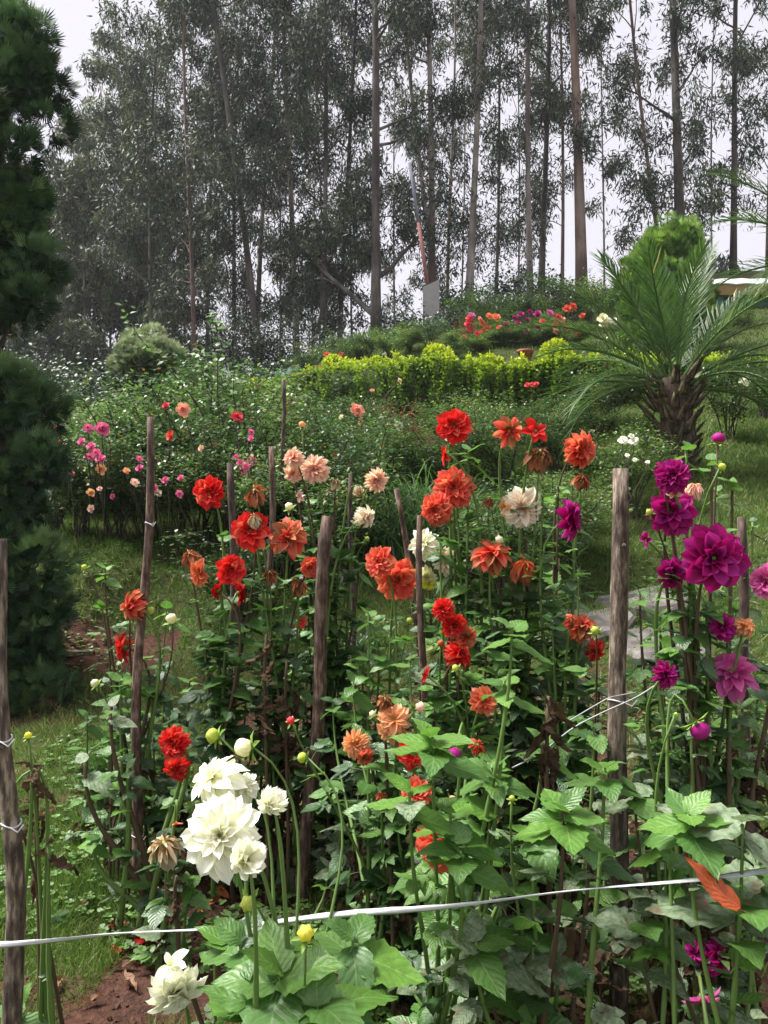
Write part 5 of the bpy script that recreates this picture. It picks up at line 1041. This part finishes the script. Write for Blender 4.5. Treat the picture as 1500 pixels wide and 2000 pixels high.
dahlia('leafy dahlia with coral red flower half covered by its own bright leaves', 900, 1.95,
       [(860, 1648, 100, 'deco', 'coral', -20, 8, 0), (805, 1470, 60, 'deco', 'red', 0, 10, .25), (815, 1548, 62, 'deco', 'coral', -10, 10, .2), (945, 1368, 60, 'limp', 'orange', 10, 10, .35), (933, 1455, 40, 'wilt', 'rust', 0, 40, .2), (1015, 1700, 40, 'half', 'red', 0, -20, .3)], [(888, 1472, 32, 'purple', -20, -30, -.15)],
       [(845, 1440, .11, 8, Y, -.2), (800, 1545, .105, 5, ('green', 'young', 'mildew'), -.25), (905, 1650, .105, 7, ('green', 'young'), -.25), (880, 1590, .12, 5, Gn, -.15), (985, 1330, .09, 6, Gn, 0), (1000, 1225, .085, 5, Y, -.05), (960, 1500, .1, 6, Gn, 0), (1060, 1450, .09, 5, Gn, .1)], L=.1, pal='fresh', dens=.45, sw=.0055)
dahlia('leafy dahlia with mildewed lower leaves beside the thick knotty stake', 1080, 1.8,
       [], [(1000, 1560, 14, 'budgreen', 0, 60, 0)], [(1100, 1580, .10, 9, Y, -.1), (1180, 1500, .09, 6, Gn, 0), (930, 1840, .12, 7, Ml, -.05), (1040, 1620, .1, 6, Gn, .05), (1040, 1850, .1, 5, Ml, 0), (1090, 1860, .09, 4, Ml, .05), (960, 1900, .1, 4, Dk, 0), (1150, 1640, .09, 5, Dk, .1), (1010, 1720, .1, 4, Gn, .1)], L=.095, pal='sick', dens=.6, sw=.006)
dahlia('dahlia crowned with big magenta flowers around the thick knotty stake', 1370, 2.1,
       [(1314, 930, 68, 'ball', 'magenta', -15, 15), (1310, 1000, 92, 'deco', 'magenta', -5, 5), (1318, 965, 34, 'half', 'pink', -40, 10), (1356, 948, 44, 'wilt', 'pink', 10, 75), (1392, 1090, 128, 'deco', 'magenta', -3, 5, -.15), (1312, 1118, 62, 'deco', 'magenta', 10, 5), (1496, 1135, 66, 'deco', 'pinkmag', -60, 0), (1410, 1226, 56, 'limp', 'purple', -40, 10), (1455, 1222, 44, 'limp', 'peach', 30, 65), (1298, 1318, 56, 'cactus', 'purple', 20, 20), (1428, 1314, 98, 'limp', 'pinkmag', -25, 48), (1262, 1054, 32, 'half', 'purple', -60, 0), (1290, 910, 28, 'wilt', 'brown', -40, 50)],
       [(1403, 858, 26, 'purple', 0, 80), (1410, 912, 16, 'budgreen', 20, 30), (1268, 1000, 14, 'budgreen', -40, 10)], [(1340, 870, .075, 4, Y, .1), (1390, 900, .075, 4, Gn, .1), (1430, 950, .07, 4, Gn, .1), (1290, 1240, .075, 5, Y, .2), (1380, 1180, .08, 5, Gn, 0), (1450, 1380, .08, 6, Gn, .1), (1340, 1400, .09, 6, Ml, .1)], pal='mid', L=.08, dens=.55)
dahlia('dahlia with purple tipped bud and huge spotted leaves at the twine', 1390, 1.62,
       [(1400, 1868, 74, 'limp', 'purple', 20, 35, .4), (1356, 1860, 46, 'limp', 'purple', -40, 20, .4), (1370, 1945, 72, 'star', 'pinkmag', 0, -55, .35)], [(1366, 1424, 40, 'purple', 30, -45, .1), (1320, 1395, 8, 'budgreen', 30, 50, .1)],
       [(1345, 1590, .10, 9, Y, 0), (1450, 1610, .17, 3, Ml, -.05), (1240, 1545, .09, 5, Ml, .2), (1440, 1760, .2, 4, Ml, 0), (1255, 1790, .11, 4, Ml, .1), (1300, 1640, .09, 5, Gn, .1), (1480, 1680, .13, 4, Gn, .1)], L=.11, pal='sick', dens=.3, sw=.005)
dahlia('cut back dahlia stalks with a small green bud by the weathered stake', 60, 2.0,
       [], [(18, 1592, 28, 'budgreen', 10, 10, -.1), (55, 1437, 15, 'yellow', 0, 70), (5, 1560, 26, 'peach', -60, -40)], [(95, 1650, .05, 3, ('dry',), 0), (40, 1960, .09, 4, Gn, 0), (62, 1500, .05, 5, ('dry',), 0)], L=.05, pal='mid', dens=.15, sw=.006)
FILL = [(190, 3.35, 'bushy bloomless dahlia between the cypress and the tallest stake', 'mid', [(170, 1400, .09, 5, Dk, 0), (215, 1430, .09, 5, Gn, 0), (160, 1480, .085, 4, Ml, 0), (230, 1300, .085, 4, Gn, 0)]),
 (300, 3.2, 'tangled bloomless dahlia right at the tallest stake', 'dark', [(300, 1440, .09, 5, Dk, 0), (325, 1530, .085, 5, Dk, 0), (275, 1560, .085, 5, Gn, 0), (330, 1400, .09, 5, Dk, 0)]),
 (600, 2.75, 'spotted seedling dahlia between the leaning stake and the peach flowers', 'sick', [(640, 1690, .075, 5, Ml, .1), (665, 1600, .07, 4, Gn, .2)]),
 (330, 3.5, 'dark leafless of bloom dahlia behind the stacked scarlet flowers', 'dark', [(320, 1300, .09, 5, Dk, 0), (370, 1330, .09, 6, Gn, 0), (290, 1400, .09, 5, Gn, 0), (350, 1390, .09, 5, Dk, 0)]),
 (470, 3.2, 'bushy bloomless dahlia under the scarlet star flowers', 'dark', [(430, 1300, .085, 6, Dk, 0), (480, 1340, .085, 6, Dk, 0), (520, 1370, .085, 6, Gn, 0), (450, 1400, .085, 6, Dk, 0), (540, 1250, .08, 5, Dk, 0)]),
 (560, 3.35, 'bushy bloomless dahlia under the drooping salmon flowers', 'mid', [(560, 1320, .085, 6, Gn, 0), (600, 1290, .08, 6, Dk, 0), (545, 1400, .085, 6, Dk, 0), (600, 1400, .08, 5, Dk, 0)]),
 (690, 3.3, 'low leafy bloomless dahlia behind the ragged peach flowers', 'mid', [(660, 1290, .085, 6, Gn, 0), (710, 1260, .085, 6, Gn, 0), (740, 1340, .085, 6, Gn, 0), (670, 1380, .085, 6, Dk, 0), (630, 1340, .08, 5, Gn, 0)]),
 (1090, 3.0, 'dark bloomless dahlia behind the rusty red heads', 'dark', [(1060, 1180, .085, 6, Dk, 0), (1110, 1150, .085, 5, Dk, 0), (1030, 1250, .085, 6, Dk, 0), (1090, 1290, .09, 6, Dk, 0), (960, 1200, .08, 5, Dk, 0)]),
 (1290, 2.7, 'leafy bloomless dahlia between the knotty stake and magenta flowers', 'mid', [(1290, 1200, .08, 6, Gn, 0), (1320, 1290, .085, 6, Gn, 0), (1270, 1380, .085, 6, Dk, 0), (1250, 1160, .075, 5, Gn, 0)]),
 (1440, 2.9, 'brown stemmed bloomless dahlia behind the largest magenta flower', 'sick', [(1440, 1250, .08, 5, Dk, 0), (1480, 1330, .08, 5, Dk, 0), (1420, 1420, .085, 5, Dk, 0), (1400, 960, .07, 4, Gn, 0), (1470, 1020, .07, 4, Dk, 0)]),
 (1330, 2.2, 'shaded bloomless dahlia under the pink side lit flower', 'sick', [(1300, 1500, .085, 5, Dk, 0), (1400, 1520, .085, 5, Dk, 0), (1250, 1450, .085, 5, Ml, 0), (1460, 1480, .085, 5, Dk, 0), (1330, 1460, .08, 4, Ml, 0)]),
 (655, 3.05, 'small seedling dahlia with pale leaves at the leaning stake foot', 'sick', [(650, 1640, .09, 5, Ml, 0), (690, 1640, .075, 4, Gn, .2), (640, 1560, .08, 3, Gn, .1)]),
 (1150, 2.2, 'withered bloomless dahlia at the knotty stake foot', 'sick', [(1180, 1720, .08, 4, Dk, 0), (1120, 1780, .08, 4, Ml, 0), (1270, 1700, .09, 5, Ml, 0), (1160, 1420, .08, 5, Dk, 0)])]
for px, d, lb, pal, tops in FILL: dahlia(lb, px, d, tops=tops, pal=pal, L=.1, dens=.95, step=.06)
def dry_bunch():
    """withered foliage hanging in a bunch from a dead stem"""
    for px, py, d, n, L, lb in ((1072, 1400, 1.95, 9, .085, 'dark shrivelled leaf bunch hanging from a dead stem'), (75, 1540, 2.1, 7, .06, 'shrivelled brown leaf bunch beside the weathered stake'), (345, 1750, 2.5, 5, .05, 'crumpled brown leaf on the stalk near the white flower'), (1130, 1850, 2.1, 12, .12, 'curtain of dead brown leaves below the mildewed plant'), (1440, 1520, 2.2, 8, .10, 'dead brown leaves under the largest magenta dahlia'), (1080, 1960, 2.0, 10, .12, 'heap of dead brown leaves at the bed edge'), (520, 1280, 2.9, 9, .09, 'dead dark leaves hanging below the scarlet dahlias'), (560, 1330, 2.95, 8, .09, 'dead dark leaves hanging below the drooping salmon dahlia')):
        t = P(px, py - 40, d); g = Vector((t.x, t.y, gz(t.x, t.y))); root = thing('withered_stem', lb, 'dead plant', g); b = MB(); e = t - g
        b.tube(bez((0, 0, -.03), (0.02, 0, e.z * .4), (-.02, 0, e.z * .8), e, 9), np.linspace(.009, .005, 9), 6); b.build('stem', M['stem_brown'], root)
        for k in range(n):
            dr = Vector((rd.gauss(0, .55), rd.gauss(-.1, .55), -1)); q = e * rd.uniform(.62, 1.0); place('leaf', leaf_mesh('dry', 'single', rd.randint(0, 4)), root, mat4(q + Vector((rd.gauss(0, .015), rd.gauss(0, .015), 0)), dr, Vector((rd.gauss(0, 1), rd.gauss(0, 1), .2)), (L * rd.uniform(.5, .9), L * rd.uniform(.7, 1.3), L * 1.3)))
dry_bunch()

# ------------------------------------------------------------------ border grass, weeds, ground cover
def grass_clump(px, d, n, L, label, spread=.3):
    g = G(px, d); b = MB(); k = 0
    for i in range(n):
        a = rd.uniform(0, 6.283); l = L * rd.uniform(.6, 1.15); o = np.array([rd.gauss(0, spread), rd.gauss(0, spread * .7), 0]); o[2] = gz(g.x + o[0], g.y + o[1]) - g.z - .02; h = rd.uniform(.5, 1.0); out = rd.uniform(.25, .75)
        u = np.array([math.cos(a), math.sin(a), 0]); s = np.array([-math.sin(a), math.cos(a), 0]); t = np.linspace(0, 1, 6)
        pts = o + u * (out * l * t ** 1.4)[:, None] + np.array([0, 0, 1.]) * (l * h * (t - .55 * t ** 2.6))[:, None]
        w = .006 * (1 - t ** 2.5)[:, None]; V = np.concatenate([pts - s * w, pts + s * w]); b.add(V, [[j, j + 6, j + 7, j + 1] for j in range(5)], None, float(np.clip(rd.gauss(.5, .22), 0, 1)))
    o = b.build('border_grass', M['clump']); o.location = g; tag(o, label, 'grass')
grass_clump(850, 7.1, 620, 1.15, 'large clump of arching border grass behind the coral pompons', .26)
grass_clump(778, 6.7, 380, .9, 'arching border grass clump behind the slanting stick', .2)
grass_clump(690, 5.2, 160, .35, 'small tuft of border grass behind the slim dark stake', .15)
def ground_cover():
    # fine grass, denser on the lawn and bank
    n = 300000; d = 1.7 + rng.rand(n) ** 1.15 * 11.5; x = rng.uniform(-.78, .78, n) * (d + .6)
    n2, n3 = 60000, 45000; d2 = rng.uniform(1.7, 3.7, n2); x2 = rng.uniform(-2.2, .6, n2); d3 = rng.uniform(13, 23, n3); x3 = rng.uniform(-.5, .6, n3) * d3
    d = np.concatenate([d, d2, d3]); x = np.concatenate([x, x2, x3]); n = len(d)
    m = lawn(x, d); keep = rng.rand(n) < m * np.where(d < 5, .95, 1.0); x, d, m = x[keep], d[keep], m[keep]
    n = len(x); z = ground(x, d); far = np.clip((d - 3) / 6, 0, 2.2)
    tuft = vnoise(x * 5, d * 5, 8); L = (.025 + .12 * tuft ** 2 * rng.rand(n) + .02 * rng.rand(n)) * (1 + .6 * np.minimum(far, .8)); w = (.0032 + .006 * far) * rng.uniform(.7, 1.3, n)
    dirs = rng.randn(n, 3) * [.55, .55, 0] + [0, 0, 1.]; dirs[:, 1] -= .1; Mx = scal(frames(dirs, rng.randn(n, 3) * [1, 1, .1]), np.stack([w, L, L], 1))
    tone = np.clip(.25 + .4 * vnoise(x * 2, d * 2, 21) + rng.randn(n) * .2 + .1 * m, 0, 1)
    b = MB(); Lc = np.stack([x, d, z - .004], 1); b.inst(BLADE_V, BLADE_Q, Mx, Lc, tone); k0 = 0
    tr = (BLADE_T[None] + (np.arange(n) * 5)[:, None, None]).reshape(-1, 3); b.lp.append(tr.ravel()); b.sz.append(np.full(len(tr), 3)); b.mi.append(np.zeros(len(tr)))
    o = struct(b.build('grass', M['grass']), 'stuff'); o['label'] = 'short grass growing in patches over the slope'
    # clover and small weeds in the bed
    n = 15000; d = 1.8 + rng.rand(n) * 5.5; x = rng.uniform(-.7, .7, n) * (d + .4); nn = vnoise(x * 1.8, d * 1.8, 31); k = nn > .5; x, d = x[k], d[k]; n = len(x); z = ground(x, d)
    b = MB(); tv = np.array([[0, 0, 0], [-.42, .55, .06], [-.3, .95, .02], [.3, .95, .02], [.42, .55, .06]]); tf = np.array([[0, 4, 3, 2], [0, 2, 1, 1]])[:1]
    for j in range(4):
        a = rng.rand(n) * .5 + j * 1.57; dirs = np.stack([np.cos(a), np.sin(a), rng.uniform(-.1, .4, n)], 1); s = rng.uniform(.012, .026, n)
        Mx = scal(frames(dirs, rng.randn(n, 3) * .25 + [0, 0, 1.]), s); b.inst(tv[[0, 4, 3, 2, 1]], np.array([[0, 1, 2, 3, 4]]), Mx, np.stack([x, d, z + .02 + .03 * rng.rand(n) * 0 + .02 * vnoise(x * 40, d * 40, 3)], 1), np.clip(rng.rand(n), 0, 1))
    struct(b.build('clover', M['weed']), 'stuff')
    # crumbs of soil
    n = 5000; d = 1.8 + rng.rand(n) * 4.6; x = rng.uniform(-.7, .7, n) * (d + .4); k = lawn(x, d) < .55; x, d = x[k], d[k]; n = len(x)
    ov = np.array([[1, 0, 0], [-1, 0, .1], [0, 1, 0], [0, -1, .1], [0, .1, .8], [.1, 0, -.8]], float); of = np.array([[0, 2, 4], [2, 1, 4], [1, 3, 4], [3, 0, 4], [2, 0, 5], [1, 2, 5], [3, 1, 5], [0, 3, 5]])
    b = MB(); b.inst(ov, of, scal(frames(unit(n), unit(n)), np.stack([rng.uniform(.004, .014, n)] * 3, 1) * rng.uniform(.6, 1.3, (n, 3))), np.stack([x, d, ground(x, d) + .002], 1), rng.rand(n))
    struct(b.build('soil_crumbs', M['clod'], smooth=False), 'stuff')
ground_cover()
def slabs():
    for i, (px, d, w, l, rz, lb) in enumerate(((1265, 6.05, .34, .36, .1, 'broad grey stone slab behind the thick knotty stake'), (1160, 5.7, .26, .3, -.15, 'rough grey stone slab left of the thick knotty stake'), (1290, 5.2, .28, .28, .2, 'lower grey stone slab near the magenta flowers'))):
        g = G(px, d); b = MB(); n = 14; V = []; r = random.Random(i)
        for lev, (s, z) in enumerate(((.96, -.05), (1, .03), (.93, .055))):
            for j in range(n):
                a = j / n * 6.283; q = 1 + .13 * math.sin(a * 3 + i) + .06 * math.sin(a * 7 + i * 2); c_, s_ = math.cos(a), math.sin(a); k = (abs(c_) ** 5 + abs(s_) ** 5) ** (-.2)
                x, y = c_ * k * w * s * q, s_ * k * l * s * q; V.append([x, y, z + gz(g.x + x * .8, g.y + y * .8) - g.z])
        V.append([0, 0, .06]); F = [[l_ * n + j, l_ * n + (j + 1) % n, (l_ + 1) * n + (j + 1) % n, (l_ + 1) * n + j] for l_ in range(2) for j in range(n)]
        b.add(V, F); b.lp.append(np.array([[2 * n + j, 2 * n + (j + 1) % n, 3 * n] for j in range(n)]).ravel()); b.sz.append(np.full(n, 3)); b.mi.append(np.zeros(n))
        o = b.build('stone_slab', M['stone'], smooth=False); o.location = g; o.rotation_euler.z = rz; tag(o, lb, 'stone')
    g = G(155, 5.72); b = MB(); box(b, -.1, .1, -.05, .05, -.01, .02); o = b.build('wooden_plank', M['palm_stub'], smooth=False); o.location = g; o.rotation_euler.z = .25; tag(o, 'small brownish plank lying at the foot of the grassy bank', 'plank')
slabs()
def fallen():
    # the big orange leaf caught on the spotted dahlia leaf
    v, f, uv = leaflet(77, 1, .16, .12, .08, 0, 13); b = MB(); b.add(v, f, uv); b.tube([(0, -.2, .01), (0, -.08, 0), (0, .02, 0)], .012, 5); o = b.build('fallen_leaf', M['fallen'])
    o.matrix_basis = mat4(P(1442, 1772, 1.5), (P(1335, 1680, 1.5) - P(1442, 1772, 1.5)), (0.1, -.8, .6), .135); tag(o, 'large orange fallen leaf caught on the spotted dahlia leaf', 'leaf')
    pm = {k: petal_mesh('fallen_petal', PET[k], 'limp', i) for i, k in enumerate(('red', 'orange', 'salmon', 'white', 'peach'))}
    br = [MB(), MB()]
    for k, q in enumerate(br): v, f, uv = leaflet(90 + k, 1, .2, .2, .1, .02, 11); q.add(v, f, uv)
    brm = [q.mesh('fallen_leaf', M['fallen_brown']) for q in br]
    lab = {'red': 'scarlet petal fallen on the soil and grass', 'orange': 'orange petal fallen on the grass', 'salmon': 'salmon petal fallen under the dahlias', 'white': 'whitish petal fallen on bare soil', 'peach': 'peach petal fallen at the bed edge'}
    spots = [(235, 1872, 'red'), (248, 1815, 'red'), (280, 1850, 'red'), (310, 1870, 'salmon'), (345, 1830, 'salmon'), (335, 1725, 'orange'), (850, 1955, 'salmon'), (960, 1975, 'orange'), (905, 1950, 'salmon'), (920, 1958, 'orange'), (930, 1945, 'peach'), (915, 1965, 'peach'), (755, 1925, 'orange'), (735, 1800, 'white'), (750, 1808, 'white'), (720, 1812, 'white'), (765, 1800, 'peach'), (430, 1760, 'salmon'), (420, 1745, 'orange'), (630, 1790, 'red'), (310, 1840, 'red'), (700, 1815, 'peach'), (270, 1800, 'orange'), (390, 1790, 'orange')]
    def gpos(px, py):
        for d in np.linspace(1.6, 8, 900):
            if gz(X_of(px, d), d) >= CAMZ + (1000 - py) / 1500 * d: return Vector((X_of(px, d), d, gz(X_of(px, d), d)))
        return G(px, 3)
    for px, py, k in spots:
        p = gpos(px, py); a = rd.uniform(0, 6.28); o = place('fallen_petal', pm[k], None, mat4(p + Vector((0, 0, .014)), (math.cos(a), math.sin(a), .15), (rd.gauss(0, .3), rd.gauss(-.3, .3), 1), rd.uniform(.05, .075))); tag(o, lab[k], 'petal', k + ' fallen petals')
    for px, py in ((240, 1920), (265, 1895), (105, 1590), (150, 1598), (250, 1775), (640, 1855), (715, 1860), (800, 1780), (200, 1960), (100, 1950), (430, 1900), (880, 1890), (1000, 1940), (520, 1740), (180, 1770), (700, 1700), (660, 1600), (1180, 1950)):
        p = gpos(px, py); a = rd.uniform(0, 6.28); o = place('fallen_leaf', brm[rd.randint(0, 1)], None, mat4(p + Vector((0, 0, .02)), (math.cos(a), math.sin(a), .1), (rd.gauss(0, .3), rd.gauss(-.2, .3), 1), rd.uniform(.06, .11))); tag(o, 'curled brown leaf fallen on the ground', 'leaf', 'brown fallen leaves')
fallen()

# ------------------------------------------------------------------ the misty air
def haze():
    b = MB(); box(b, -125, 125, -45, 205, -8, 42)
    m = bpy.data.materials.new('misty_air'); m.use_nodes = True; N, L = m.node_tree.nodes, m.node_tree.links
    for n in list(N):
        if n.type == 'BSDF_PRINCIPLED': N.remove(n)
    v = N.new('ShaderNodeVolumePrincipled'); v.inputs['Color'].default_value = (.93, .93, 1, 1); v.inputs['Density'].default_value = .0006; v.inputs['Anisotropy'].default_value = .3
    L.new(v.outputs[0], [n for n in N if n.type == 'OUTPUT_MATERIAL'][0].inputs['Volume'])
    struct(b.build('haze', m, smooth=False), 'stuff')
haze()
